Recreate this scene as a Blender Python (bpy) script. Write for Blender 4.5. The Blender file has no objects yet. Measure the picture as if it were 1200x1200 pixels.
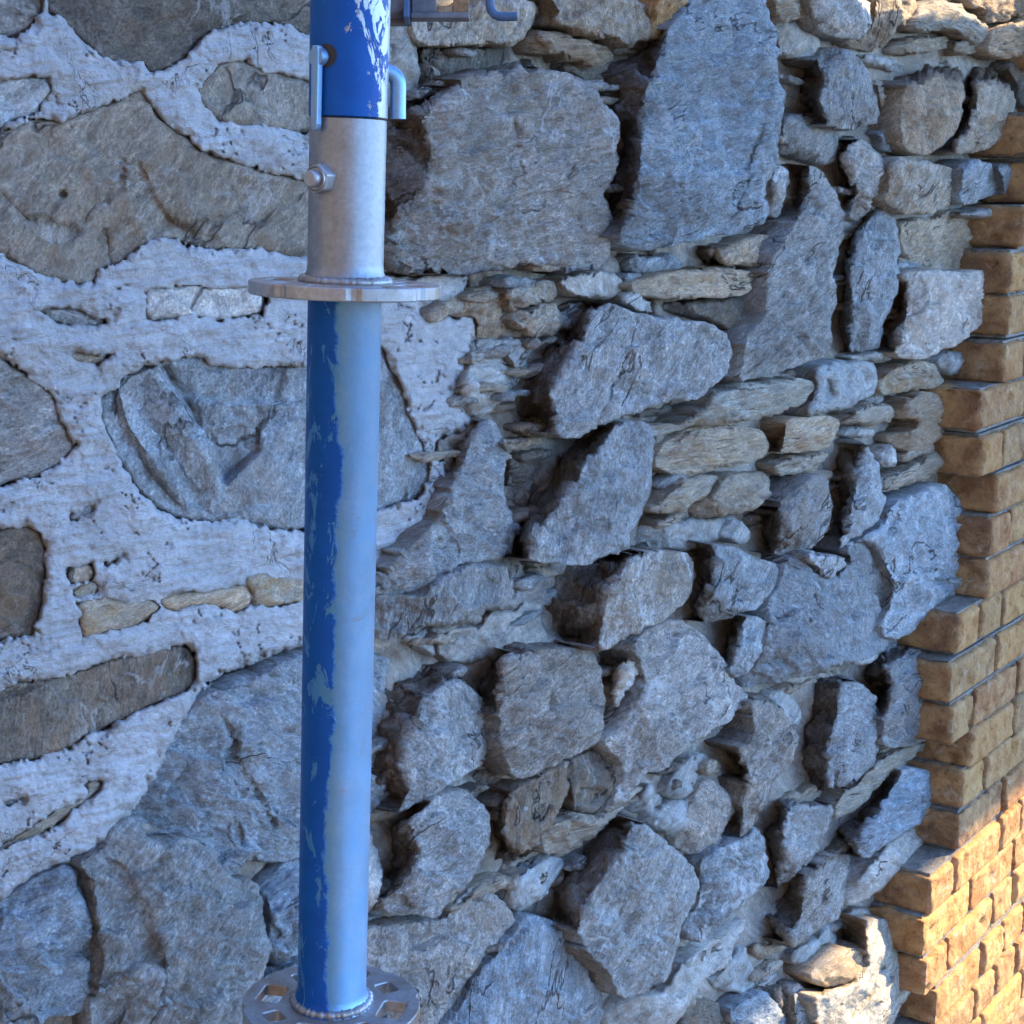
import bpy, bmesh, math, random
import numpy as np
from mathutils import Vector, noise, Matrix
from mathutils.geometry import delaunay_2d_cdt
random.seed(7); np.random.seed(7)
R_ = math.radians
S = bpy.context.scene
COL = S.collection

# ------------------------------------------------------------------ camera
FPX = 2000.0                       # focal length for a 1200 px wide photo
PITCH = R_(11.6); CAMZ = 1.85
WALL_DIST = 1.85; PHI = R_(35.5)
cam_d = bpy.data.cameras.new("camera"); cam = bpy.data.objects.new("camera", cam_d); COL.objects.link(cam)
cam.location = (0, 0, CAMZ); cam.rotation_euler = (R_(90) - PITCH, 0, 0)
cam_d.sensor_width = 36; cam_d.lens = 36 * FPX / 1200; cam_d.clip_start = 0.05; cam_d.clip_end = 2000
S.camera = cam
CAM = np.array([0, 0, CAMZ])
fw = np.array([0, math.cos(PITCH), -math.sin(PITCH)]); up = np.array([0, math.sin(PITCH), math.cos(PITCH)]); rt = np.array([1., 0, 0])
dU = np.array([math.sin(PHI), math.cos(PHI), 0]); dN = np.array([math.cos(PHI), -math.sin(PHI), 0]); dZ = np.array([0, 0, 1.])
WO = np.array([0, WALL_DIST, CAMZ])  # origin of the wall's own u (along), v (up), h (out) coordinates

# ------------------------------------------------------------------ light
SUN_EL = None; GAM = R_(35)
def un(xy, h):
    """points on the plane h metres in front of the wall"""
    xy = np.atleast_2d(np.asarray(xy, float)); h = np.asarray(h, float)
    r = fw + (xy[:, :1] - 600) / FPX * rt - (xy[:, 1:2] - 600) / FPX * up
    t = ((WO - CAM) @ dN + h) / (r @ dN)
    return CAM + r * t[:, None]
def uv(xy, h):
    p = un(xy, h) - WO
    return np.c_[p @ dU, p[:, 2]]
def wp(u, v, h): return WO + np.outer(u, dU) + np.outer(v, dZ) + np.outer(h, dN)
P1, P2 = uv([(1193, 945), (930, 1180)], .11)
SUN_EL = R_(35)
to_sun = (dU * math.cos(GAM) + dN * math.sin(GAM)) * math.cos(SUN_EL) + dZ * math.sin(SUN_EL)
w = bpy.data.worlds.new("World"); S.world = w; w.use_nodes = True
nt = w.node_tree; bg = nt.nodes['Background']
sky = nt.nodes.new('ShaderNodeTexSky'); sky.sky_type = 'NISHITA'; sky.sun_disc = False
sky.sun_elevation = SUN_EL; sky.sun_rotation = math.atan2(to_sun[0], to_sun[1])
sky.air_density = 0.72; sky.dust_density = 0.1; sky.ozone_density = 8.0
nt.links.new(sky.outputs[0], bg.inputs[0]); bg.inputs[1].default_value = 0.15
sd = bpy.data.lights.new("sun", 'SUN'); sd.energy = 2.6; sd.angle = R_(0.5); sd.color = (1.0, .75, .42)
so = bpy.data.objects.new("sun", sd); COL.objects.link(so)
so.rotation_euler = Vector(to_sun).to_track_quat('Z', 'Y').to_euler()
S.view_settings.view_transform = 'Standard'; S.view_settings.look = 'None'
S.view_settings.exposure = 2.82; S.view_settings.gamma = 1
S.render.engine = 'CYCLES'

# ------------------------------------------------------------------ materials
def mat(name):
    m = bpy.data.materials.new(name); m.use_nodes = True
    t = m.node_tree; b = t.nodes['Principled BSDF']; return m, t, b
def N(t, typ, **kw):
    n = t.nodes.new(typ)
    for k, v in kw.items():
        if k[0] == '_': n.inputs[k[1:]].default_value = v
        else: setattr(n, k, v)
    return n
def noise_n(t, vec, scale, detail=6, rough=.6, dist=0):
    n = N(t, 'ShaderNodeTexNoise'); n.inputs['Scale'].default_value = scale; n.inputs['Detail'].default_value = detail
    n.inputs['Roughness'].default_value = rough; n.inputs['Distortion'].default_value = dist
    t.links.new(vec, n.inputs['Vector']); return n.outputs['Fac']
def ramp(t, fac, stops):
    r = N(t, 'ShaderNodeValToRGB'); e = r.color_ramp.elements
    while len(e) < len(stops): e.new(.5)
    for x, (p, c) in zip(e, stops):
        x.position = p; x.color = (c, c, c, 1) if not hasattr(c, '__len__') else (*c, 1)
    t.links.new(fac, r.inputs[0]); return r.outputs[0]
def mix(t, fac, a, b, mode='MIX'):
    n = N(t, 'ShaderNodeMix', data_type='RGBA', blend_type=mode, clamp_factor=True)
    for i, s in ((0, fac), (6, a), (7, b)):
        if hasattr(s, 'is_output'): t.links.new(s, n.inputs[i])
        elif i == 0: n.inputs[i].default_value = s
        else: n.inputs[i].default_value = (*s, 1) if len(s) == 3 else s
    return n.outputs[2]
def math_n(t, op, a, b=None):
    n = N(t, 'ShaderNodeMath', operation=op)
    for i, s in enumerate((a, b)):
        if s is None: continue
        if hasattr(s, 'is_output'): t.links.new(s, n.inputs[i])
        else: n.inputs[i].default_value = s
    return n.outputs[0]
def bump(t, h, strength, dist, prev=None):
    n = N(t, 'ShaderNodeBump'); n.inputs['Strength'].default_value = strength; n.inputs['Distance'].default_value = dist
    t.links.new(h, n.inputs['Height'])
    if prev: t.links.new(prev, n.inputs['Normal'])
    return n.outputs[0]
def coords(t, stretch=(1, 1, 1), rnd=True, rot=(0, 0, 0)):
    tc = N(t, 'ShaderNodeTexCoord'); v = tc.outputs['Object']
    if rnd:
        oi = N(t, 'ShaderNodeObjectInfo'); vm = N(t, 'ShaderNodeVectorMath', operation='SCALE'); vm.inputs[0].default_value = (7.3, 3.1, 5.7)
        t.links.new(oi.outputs['Random'], vm.inputs['Scale'])
        va = N(t, 'ShaderNodeVectorMath', operation='ADD'); t.links.new(v, va.inputs[0]); t.links.new(vm.outputs[0], va.inputs[1]); v = va.outputs[0]
    mp = N(t, 'ShaderNodeMapping'); mp.inputs['Scale'].default_value = stretch; mp.inputs['Rotation'].default_value = rot
    t.links.new(v, mp.inputs['Vector']); return mp.outputs[0]

def stone_mat(name, c1, c2, warm, warm_amt=.35, vein=.5, stretch=(1, 1, 1), rough_b=1.0, side=None, speck=.5, smooth=False):
    m, t, b = mat(name); v = coords(t, stretch); L = t.links
    oi = N(t, 'ShaderNodeObjectInfo'); rnd = oi.outputs['Random']
    def r01(k):                                                        # further random numbers of the stone
        return math_n(t, 'FRACT', math_n(t, 'MULTIPLY', rnd, k))
    # the grain runs in a direction of its own in every stone
    cr_ = N(t, 'ShaderNodeVectorRotate', rotation_type='EULER_XYZ'); L.new(v, cr_.inputs['Vector'])
    cx = N(t, 'ShaderNodeCombineXYZ'); 
    for i, k in enumerate((13.7, 29.3, 51.1)): L.new(math_n(t, 'MULTIPLY', r01(k), 1.5), cx.inputs[i])
    L.new(cx.outputs[0], cr_.inputs['Rotation'])
    mp = N(t, 'ShaderNodeMapping'); mp.inputs['Scale'].default_value = (1, 1, 3.4); L.new(cr_.outputs[0], mp.inputs['Vector']); g = mp.outputs[0]
    big = noise_n(t, v, 8, 6, .65, .8)
    mid = noise_n(t, g, 30, 9, .72, .8)
    fib = noise_n(t, g, 105, 7, .75, 1.2)
    fine = noise_n(t, v, 330, 5, .75)
    col = mix(t, ramp(t, big, [(.34, 0.), (.64, 1.)]), c1, c2)
    tone = mix(t, r01(7.7), (1.09, .985, .87), (.88, 1.0, 1.10)); col = mix(t, 1., col, tone, 'MULTIPLY')
    dk = ramp(t, mid, [(.28, .36), (.42, .78), (.54, 1.06), (.66, 1.45), (.78, 1.8)])
    col = mix(t, 1.0, col, dk, 'MULTIPLY')
    sp = ramp(t, fib, [(.30, 1 - speck), (.44, 1 - speck * .3), (.56, 1.06), (.68, 1 + speck * 1.3)])
    col = mix(t, 1.0, col, sp, 'MULTIPLY')
    col = mix(t, 1.0, col, ramp(t, fine, [(.30, 1 - speck * .7), (.5, 1.), (.68, 1 + speck * .8)]), 'MULTIPLY')
    wn = noise_n(t, g, 11, 8, .72, 1.4)
    wlim = math_n(t, 'ADD', wn, math_n(t, 'MULTIPLY', math_n(t, 'SUBTRACT', r01(3.3), .5), .16))
    col = mix(t, math_n(t, 'MULTIPLY', ramp(t, wlim, [(.50, 0.), (.58, .6), (.70, 1.)]), warm_amt), col, warm)
    crack = None
    if vein:
        vn = noise_n(t, v, 7, 5, .6, 1.5)
        line = ramp(t, math_n(t, 'ABSOLUTE', math_n(t, 'SUBTRACT', vn, .5)), [(0., 1.), (.006 * (1 + vein), .7), (.014 * (1 + 1.6 * vein * vein), 0.)])
        gate = ramp(t, noise_n(t, v, 11, 3, .5), [(.50, 0.), (.60, 1.)])
        vv = math_n(t, 'MULTIPLY', math_n(t, 'MULTIPLY', line, gate), vein)
        col = mix(t, vv, col, (.66, .66, .66))
        cn = noise_n(t, g, 4.5, 4, .55, .25)
        cl = ramp(t, math_n(t, 'ABSOLUTE', math_n(t, 'SUBTRACT', cn, .47)), [(0., 1.), (.004, .8), (.011, 0.)])
        cg = ramp(t, noise_n(t, v, 8, 3, .5), [(.52, 0.), (.58, 1.)])
        crack = math_n(t, 'MULTIPLY', cl, cg)
        col = mix(t, math_n(t, 'MULTIPLY', crack, .8), col, (.045, .036, .03))
    if side:  # side faces: brown patina, its colour darkened further to deepen their shade
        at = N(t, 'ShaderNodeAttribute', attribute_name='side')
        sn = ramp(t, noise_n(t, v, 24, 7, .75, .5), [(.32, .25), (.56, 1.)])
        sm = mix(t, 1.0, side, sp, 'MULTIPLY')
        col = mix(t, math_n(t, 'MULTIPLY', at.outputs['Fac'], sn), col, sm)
    br = N(t, 'ShaderNodeMapRange'); br.inputs['To Min'].default_value = .92; br.inputs['To Max'].default_value = 1.30
    L.new(r01(19.9), br.inputs['Value'])
    hs = N(t, 'ShaderNodeHueSaturation'); L.new(br.outputs[0], hs.inputs['Value']); L.new(col, hs.inputs['Color'])
    # bare, freshly rubbed arrises
    ge = N(t, 'ShaderNodeNewGeometry')
    ew = math_n(t, 'MULTIPLY', ramp(t, ge.outputs['Pointiness'], [(.54, 0.), (.66, 1.)]), ramp(t, mid, [(.4, .1), (.6, .75)]))
    fin = mix(t, math_n(t, 'MULTIPLY', ew, .55 if vein else .2), hs.outputs[0], (.56, .545, .52))
    L.new(fin, b.inputs['Base Color'])
    b.inputs['Roughness'].default_value = .66; b.inputs['Specular IOR Level'].default_value = .42
    n1 = bump(t, mid, .9 * rough_b, .013)
    n2 = bump(t, fib, .85 * rough_b, .0045, n1)
    n2 = bump(t, fine, .6 * rough_b, .0016, n2)
    if crack: n2 = bump(t, math_n(t, 'SUBTRACT', 1., crack), .9, .004, n2)
    L.new(n2, b.inputs['Normal'])
    return m
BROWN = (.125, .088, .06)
M = {}
M['g'] = stone_mat('grey_stone', (.31, .295, .275), (.46, .445, .425), (.36, .235, .13), .38, .6, side=BROWN, speck=.62)
M['d'] = stone_mat('dark_stone', (.15, .125, .10), (.28, .235, .185), (.34, .215, .115), .6, .45, side=(.12, .085, .06), speck=.6)
M['b'] = stone_mat('brown_grey_stone', (.37, .295, .215), (.54, .44, .335), (.46, .27, .125), .65, .4, side=BROWN, speck=.55)
M['l'] = stone_mat('layered_stone', (.44, .36, .265), (.62, .52, .40), (.54, .33, .13), .65, .35, (1, 1, 3.2), side=(.24, .165, .10), speck=.45)
M['p'] = stone_mat('pale_stone', (.48, .45, .42), (.66, .63, .585), (.52, .40, .27), .4, .4, side=(.28, .20, .13), speck=.4)
M['k'] = stone_mat('blue_stone', (.29, .315, .33), (.44, .465, .48), (.36, .29, .22), .3, .5, side=(.20, .15, .11), speck=.55)
M['q'] = stone_mat('quartz_stone', (.33, .32, .305), (.52, .51, .49), (.40, .275, .16), .4, 1.0, side=(.16, .12, .09), speck=.7)
M['t'] = stone_mat('weathered_brown_stone', (.29, .225, .165), (.42, .34, .26), (.32, .20, .11), .5, .4, side=BROWN, speck=.45)
M['o'] = stone_mat('rusty_stone', (.42, .25, .11), (.56, .37, .19), (.55, .27, .07), .7, .3, side=BROWN, speck=.6)
M['m'] = stone_mat('bedding_mortar', (.24, .22, .19), (.35, .33, .30), (.30, .23, .16), .45, 0, rough_b=.45, speck=.25)
M['c'] = stone_mat('smooth_grey_mortar', (.27, .26, .24), (.39, .38, .355), (.36, .27, .18), .45, .25, rough_b=.6, speck=.3)

def mortar_mat():
    m, t, b = mat('white_mortar'); v = coords(t, rnd=False); L = t.links
    a = noise_n(t, v, 14, 6, .65, .5); c = noise_n(t, v, 90, 8, .75, .3); f = noise_n(t, v, 420, 5, .8)
    col = mix(t, ramp(t, a, [(.32, 0.), (.68, 1.)]), (.51, .515, .52), (.68, .685, .69))
    col = mix(t, 1., col, ramp(t, c, [(.28, .62), (.45, .95), (.7, 1.12)]), 'MULTIPLY')
    col = mix(t, 1., col, ramp(t, f, [(.25, .66), (.45, .97), (.7, 1.15)]), 'MULTIPLY')
    st = ramp(t, noise_n(t, v, 30, 7, .7, 1.), [(.54, 0.), (.72, .7)])
    col = mix(t, st, col, (.40, .36, .31))
    # hairline cracks
    cn = noise_n(t, v, 8.5, 5, .62, .8)
    cl = ramp(t, math_n(t, 'ABSOLUTE', math_n(t, 'SUBTRACT', cn, .5)), [(0., 1.), (.003, .8), (.007, 0.)])
    cg = ramp(t, noise_n(t, v, 9, 3, .5), [(.52, 0.), (.58, 1.)])
    cr = math_n(t, 'MULTIPLY', cl, cg)
    col = mix(t, math_n(t, 'MULTIPLY', cr, .6), col, (.12, .11, .10))
    L.new(col, b.inputs['Base Color']); b.inputs['Roughness'].default_value = .95; b.inputs['Specular IOR Level'].default_value = .1
    vt = N(t, 'ShaderNodeMapping'); vt.inputs['Scale'].default_value = (.45, .45, 1.3); vt.inputs['Rotation'].default_value = (.25, .2, 0); L.new(v, vt.inputs[0])
    n1 = bump(t, noise_n(t, vt.outputs[0], 75, 10, .76, .6), .9, .009)
    n2 = bump(t, noise_n(t, v, 480, 5, .75), .7, .0016, n1)
    n2 = bump(t, math_n(t, 'SUBTRACT', 1., cr), .9, .003, n2)
    L.new(n2, b.inputs['Normal']); return m
M['w'] = mortar_mat()

def brick_mat():
    m, t, b = mat('fired_brick'); v = coords(t, rnd=False); L = t.links
    at = N(t, 'ShaderNodeAttribute', attribute_name='tint')
    sep = N(t, 'ShaderNodeSeparateColor'); L.new(at.outputs['Color'], sep.inputs[0])
    col = mix(t, sep.outputs[0], (.35, .135, .038), (.47, .25, .07))
    col = mix(t, math_n(t, 'MULTIPLY', sep.outputs[1], .8), col, (.15, .085, .05))
    big = noise_n(t, v, 22, 6, .65, .4)
    col = mix(t, ramp(t, big, [(.38, 0.), (.68, .8)]), col, (.54, .33, .14))
    dk = ramp(t, noise_n(t, v, 120, 6, .7), [(.30, .30), (.42, .95), (.7, 1.2)])
    col = mix(t, 1., col, dk, 'MULTIPLY')
    col = mix(t, ramp(t, noise_n(t, v, 36, 6, .7, .6), [(.57, 0.), (.68, .65)]), col, (.50, .40, .28))
    L.new(col, b.inputs['Base Color']); b.inputs['Roughness'].default_value = .9
    n1 = bump(t, noise_n(t, v, 150, 8, .7), .8, .005); n2 = bump(t, noise_n(t, v, 500, 4, .7), .5, .0012, n1)
    L.new(n2, b.inputs['Normal']); return m
M['brick'] = brick_mat()
M['pm'] = stone_mat('pier_mortar', (.17, .16, .145), (.27, .25, .22), (.32, .24, .15), .3, 0, rough_b=.8, speck=.4)

# ------------------------------------------------------------------ object helpers
def kids(o): return [c for c in bpy.data.objects if c.parent == o]
def mesh_obj(name, verts, faces, material, parent=None, origin=None, smooth=True, attrs=None):
    verts = np.asarray(verts, float)
    o3 = np.asarray(origin if origin is not None else (0, 0, 0), float)
    me = bpy.data.meshes.new(name); me.from_pydata((verts - o3).tolist(), [], [tuple(map(int, f)) for f in faces])
    if attrs:
        for k, a in attrs.items():
            a = np.asarray(a, np.float32)
            if a.ndim == 1:
                l = me.attributes.new(k, 'FLOAT', 'POINT'); l.data.foreach_set('value', a)
            else:
                l = me.attributes.new(k, 'FLOAT_COLOR', 'POINT'); l.data.foreach_set('color', np.c_[a, np.ones(len(a))].astype(np.float32).ravel())
    if smooth: me.polygons.foreach_set('use_smooth', [True] * len(me.polygons))
    me.materials.append(material); me.update()
    o = bpy.data.objects.new(name, me); COL.objects.link(o); o.location = o3
    if parent:
        o.parent = parent; o.location = o3 - np.array(parent.location)
    return o
def empty(name, loc, label, cat, group=None):
    o = bpy.data.objects.new(name, None); COL.objects.link(o); o.location = loc; o.empty_display_size = .1
    o['label'] = label; o['category'] = cat
    if group: o['group'] = group
    return o
def inside(pts, poly):
    x, y = pts[:, 0], pts[:, 1]; r = np.zeros(len(pts), bool); n = len(poly); j = n - 1
    for i in range(n):
        xi, yi = poly[i]; xj, yj = poly[j]
        c = ((yi > y) != (yj > y)) & (x < (xj - xi) * (y - yi) / (yj - yi + 1e-12) + xi); r ^= c; j = i
    return r
def dist_poly(pts, poly):
    d = np.full(len(pts), 1e9); n = len(poly)
    for i in range(n):
        a = poly[i]; b = poly[(i + 1) % n]; ab = b - a; L2 = ab @ ab + 1e-12
        s = np.clip(((pts - a) @ ab) / L2, 0, 1); q = a + s[:, None] * ab
        d = np.minimum(d, np.hypot(*(pts - q).T))
    return d
def nz(p, scale, oct=3, H=.9):
    s = scale; return np.array([noise.fractal(Vector((x * s, y * s, z * s)), H, 2.0, oct) for x, y, z in p])
def normals(v, f):
    f = np.asarray(f); a, b, c = v[f[:, 0]], v[f[:, 1]], v[f[:, 2]]; fn = np.cross(b - a, c - a)
    n = np.zeros_like(v)
    for i in range(3): np.add.at(n, f[:, i], fn)
    return n / (np.linalg.norm(n, axis=1, keepdims=True) + 1e-12)

OFF = dict(A=(0, 0), B=(400, 0), C=(780, 0), D=(0, 390), E=(400, 390), F=(780, 390), G=(0, 780), H=(400, 780), I=(780, 780), P=None)
def pts(reg, s):
    a = np.array([[float(q) for q in p.split(',')] for p in s.split()])
    if reg == 'P': return a
    return a * .35 + np.array(OFF[reg])

def rough_outline(O, step=3.6, amp=1.6, seed=0):
    out = []; n = len(O)
    # one round of corner softening
    O2 = []
    for i in range(n):
        a, b, c = O[i - 1], O[i], O[(i + 1) % n]
        la = np.hypot(*(a - b)); lc = np.hypot(*(c - b))
        ka = min(.3, 7 / (la + 1e-6)); kc = min(.3, 7 / (lc + 1e-6))
        O2 += [b + (a - b) * ka, b + (c - b) * kc]
    O = np.array(O2); n = len(O)
    for i in range(n):
        a, b = O[i], O[(i + 1) % n]; k = max(1, int(round(np.hypot(*(b - a)) / step)))
        for j in range(k): out.append(a + (b - a) * j / k)
    out = np.array(out)
    q = np.c_[out, np.full(len(out), seed * 31.7)]
    out[:, 0] += amp * (nz(q, 1 / 14., 3) + .6 * nz(q, 1 / 45., 2)); q[:, 2] += 77
    out[:, 1] += amp * (nz(q, 1 / 14., 3) + .6 * nz(q, 1 / 45., 2))
    keep = [0]
    for i in range(1, len(out)):
        if np.hypot(*(out[i] - out[keep[-1]])) > step * .45: keep.append(i)
    return out[keep]

GROOVES = []
def groove(reg, line, depth, rad): GROOVES.append((pts(reg, line), depth, rad))
# cracks (depth > 0) and ridges (depth < 0) that cross the big stones
groove('A', '350,780 362,880', .6, 4); groove('A', '275,745 310,685 400,632 410,545', .45, 4.5); groove('A', '460,560 520,690 565,745 640,790', .5, 5); groove('A', '0,655 90,735 250,770', .35, 5); groove('A', '560,740 700,800', .5, 8); groove('A','212,651 214,653', 1.2, 4)
groove('G', '740,160 775,230 780,330 850,420 910,530 950,600', .8, 5); groove('G', '910,525 985,440', .6, 4); groove('G', '480,578 515,520 570,495', 1.0, 4.5); groove('G', '770,250 768,400 805,560 800,640', .7, 5); groove('G', '810,570 840,640 900,660 985,630', 1.0, 5)
groove('G', '560,420 640,460 740,470 830,410 940,340', -.5, 4); groove('G', '350,640 430,760 480,900 510,1010', .4, 14); groove('G', '620,700 640,850 600,1000', -.7, 14); groove('G', '880,720 890,800 920,930', .8, 6); groove('G', '410,1180 440,1110 510,1050', -.8, 7)
groove('C', '80,395 85,335 122,295', .7, 3.6); groove('C', '160,310 172,190 205,120', .7, 4); groove('C', '215,745 265,600 322,418', .6, 3.6); groove('C', '300,300 310,260 330,250', .6, 4)
groove('B', '312,690 322,840', .7, 4.5); groove('B', '560,350 580,480 560,580', .35, 4); groove('B', '150,690 260,660 320,640', .4, 6)
groove('E', '845,310 905,180 955,60 990,-20', .55, 4); groove('E', '1045,110 1050,10', .5, 3.6); groove('E', '720,-20 800,60', .3, 8)
groove('E', '330,620 400,740', .6, 5); groove('E', '440,375 545,365', -.4, 4.5); groove('E', '1040,845 1110,870', .6, 4); groove('E', '1080,740 1070,800 1100,870', .4, 4)
groove('F', '380,860 440,960 420,1080', .5, 6); groove('F', '620,760 700,800 730,900', .6, 7); groove('F', '500,830 520,960 600,1060', .4, 8); groove('F', '870,800 1010,810', .7, 5); groove('F', '780,640 860,720 880,800', .45, 6); groove('F', '890,840 960,850 1000,880', .7, 5); groove('F', '545,165 550,215', .8, 3.6)
groove('H', '270,530 285,640 330,740 345,800', -.45, 4.5); groove('H', '245,560 275,700 300,800', -.35, 4); groove('H', '575,200 578,340', .5, 4); groove('H', '755,150 745,320', .4, 4); groove('H', '360,150 440,240 520,215', -.4, 6); groove('H','580,840 500,950 400,1150', .6, 7); groove('H','480,840 400,1000 320,1180', -.6, 9); groove('H','560,1000 660,990 780,940', .7, 6)
groove('I', '90,720 200,700 330,640', .5, 6); groove('I', '120,930 160,830 270,760', -.4, 5); groove('I', '720,1010 680,1090 620,1160', .8, 5); groove('I', '640,100 620,250 570,330', -.6, 8); groove('I', '440,640 520,560', .5, 5)
groove('C', '640,300 620,420', .4, 4); groove('C', '460,900 560,920', .5, 6); groove('C', '370,980 500,940 560,900', .4, 5); groove('C', '700,830 730,800 760,860', .5, 4)

def build_stone(O, F=None, H=5., extras=(), h0=None, step=2.7, seed=0, rough=1.0, facets=True, drop=1.5, tilt=(0, 0), depth=None, flat=False):
    """a rubble stone: outline O, front facet F (both where their points stand on the wall), front H cm out of the wall face"""
    rng = random.Random(seed * 7 + 3)
    Or = rough_outline(O, step, 1.7 * rough, seed)
    lo, hi = Or.min(0), Or.max(0)
    gx = np.arange(lo[0], hi[0], step); gy = np.arange(lo[1], hi[1], step * .87)
    g = np.array([(x + (step / 2 if j % 2 else 0), y) for j, y in enumerate(gy) for x in gx])
    if len(g) == 0: g = Or.mean(0)[None]
    g = g + np.random.RandomState(seed).uniform(-.25, .25, g.shape) * step
    g = g[inside(g, Or)]
    if len(g): g = g[dist_poly(g, Or) > step * .6]
    allp = np.vstack([Or, g]) if len(g) else Or
    nO = len(Or)
    side = np.zeros(len(allp))
    if F is not None:
        # piecewise-planar facets through the control points
        if h0 is None: h0 = max(-1.5, H - 8)
        dF = dist_poly(O, F); hO = np.where((dF < 9) | inside(O, F), H - .25, h0)
        cp = [tuple(p) for p in O] + [tuple(p) for p in F] + [(e[0], e[1]) for e in extras]
        ch = list(hO) + [H] * len(F) + [H + e[2] for e in extras]
        no, nf = len(O), len(F)
        ed = [(i, (i + 1) % no) for i in range(no)] + [(no + i, no + (i + 1) % nf) for i in range(nf)] + [(no + nf + i, no + nf + i + 1) for i in range(len(extras) - 1) if len(extras[i]) > 4 and extras[i][4] == extras[i + 1][4]]
        vs, es, fs, ov, oe, of = delaunay_2d_cdt([Vector(p) for p in cp], ed, [], 0, 1e-4)
        V = np.array([tuple(v) for v in vs]); hv = np.array([np.mean([ch[k] for k in o]) if len(o) else np.nan for o in ov])
        C2 = np.array(cp); chh = np.array(ch)
        for i in np.where(np.isnan(hv))[0]:
            dd = np.hypot(*(C2 - V[i]).T); k = np.argsort(dd)[:3]; hv[i] = np.average(chh[k], weights=1 / (dd[k] + 1e-3))
        h = np.full(len(allp), np.nan)
        for f in fs:
            a, b, c = V[f[0]], V[f[1]], V[f[2]]
            det = (b[0] - a[0]) * (c[1] - a[1]) - (c[0] - a[0]) * (b[1] - a[1])
            if abs(det) < 1e-9: continue
            d = allp - a
            l1 = (d[:, 0] * (c[1] - a[1]) - d[:, 1] * (c[0] - a[0])) / det; l2 = (d[:, 1] * (b[0] - a[0]) - d[:, 0] * (b[1] - a[1])) / det
            ok = (l1 > -1e-4) & (l2 > -1e-4) & (l1 + l2 < 1.0001) & np.isnan(h)
            h[ok] = hv[f[0]] * (1 - l1 - l2)[ok] + hv[f[1]] * l1[ok] + hv[f[2]] * l2[ok]
        bad = np.isnan(h)
        if bad.any():
            good = np.where(~bad)[0]
            for i in np.where(bad)[0]: h[i] = h[good[np.argmin(((allp[good] - allp[i]) ** 2).sum(1))]]
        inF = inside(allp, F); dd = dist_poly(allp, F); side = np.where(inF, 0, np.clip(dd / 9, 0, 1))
        e = dist_poly(allp, Or); h -= np.where(inF | (dd < 5), .55 * np.exp(-e / 3.5), 0)
    else:
        e = dist_poly(allp, Or); wd = max(5., min(15. if not facets else 9., e.max() * .5))
        x = np.clip(e / wd, 0, 1); h = H - drop * (1 - np.sqrt(1 - (1 - x) ** 2))
        for ex in extras:
            rr = ex[3] if len(ex) > 3 else 26.
            h += ex[2] * np.exp(-((allp[:, 0] - ex[0]) ** 2 + (allp[:, 1] - ex[1]) ** 2) / (2 * (rr / 1.7) ** 2))
    c = allp.mean(0); ext = (hi - lo).max()
    h += tilt[0] * (allp[:, 0] - c[0]) / ext * 2 + tilt[1] * (allp[:, 1] - c[1]) / ext * 2
    jig = np.c_[nz(np.c_[allp, np.full(len(allp), 3.)], 1 / 16., 3), nz(np.c_[allp, np.full(len(allp), 9.)], 1 / 16., 3)] * 4.
    for ln, dep, rad in GROOVES:
        if (ln.max(0) < lo - 20).any() or (ln.min(0) > hi + 20).any(): continue
        dl = np.full(len(allp), 1e9)
        for a_, b_ in zip(ln[:-1], ln[1:]):
            ab = b_ - a_; tt = np.clip(((allp + jig - a_) @ ab) / (ab @ ab + 1e-9), 0, 1); dl = np.minimum(dl, np.hypot(*((allp + jig) - (a_ + tt[:, None] * ab)).T))
        h -= dep * np.exp(-(dl / rad) ** 2)
    if facets:                                                         # split faces
        for k in range(0 if flat else 5 if F is None else 3):
            a = rng.uniform(0, 2 * math.pi); s = ((allp - c) @ np.array([math.cos(a), math.sin(a)])) / (ext * .5)
            cut = H + .5 - rng.uniform(1.2, 3.4) * np.clip(s - rng.uniform(.05, .5), 0, None) * min(1.6, ext / 70)
            h = np.where(side > .5, h, np.minimum(h, cut))
        for k in range(0 if extras and len(extras[0]) > 4 else 7):                                             # shallow cleavage planes across the front
            a = rng.uniform(0, 2 * math.pi); sl_ = rng.uniform(.4, 1.6) / (ext * .5) * (.2 if flat else 1.); c1 = c + np.array([rng.uniform(-.3, .3), rng.uniform(-.3, .3)]) * ext
            h = np.where(side > .5, h, np.minimum(h, H + .35 - sl_ * np.clip((allp - c1) @ np.array([math.cos(a), math.sin(a)]), 0, None)))
    vs, es, fs, ov, oe, of = delaunay_2d_cdt([Vector(p) for p in allp], [(i, (i + 1) % nO) for i in range(nO)], [], 1, 1e-4)
    idx = np.array([o[0] if len(o) else -1 for o in ov])
    V2 = np.array([tuple(v) for v in vs]); fs = np.array([f for f in fs if len(f) == 3])
    hh = np.where(idx >= 0, h[np.maximum(idx, 0)], np.nan); sd_ = np.where(idx >= 0, side[np.maximum(idx, 0)], 0)
    for i in np.where(np.isnan(hh))[0]: hh[i] = h[np.argmin(((allp - V2[i]) ** 2).sum(1))]
    # worn arrises: relax heights a little
    E_ = np.vstack([fs[:, [0, 1]], fs[:, [1, 2]], fs[:, [2, 0]]]); E_ = np.unique(np.sort(E_, 1), axis=0)
    for it in range(1 if facets else 2):
        s = np.zeros(len(hh)); k = np.zeros(len(hh))
        np.add.at(s, E_[:, 0], hh[E_[:, 1]]); np.add.at(s, E_[:, 1], hh[E_[:, 0]]); np.add.at(k, E_[:, 0], 1); np.add.at(k, E_[:, 1], 1)
        hh = .72 * hh + .28 * s / np.maximum(k, 1)
    P = un(V2, hh * .01)
    nr = normals(P, fs)
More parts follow.
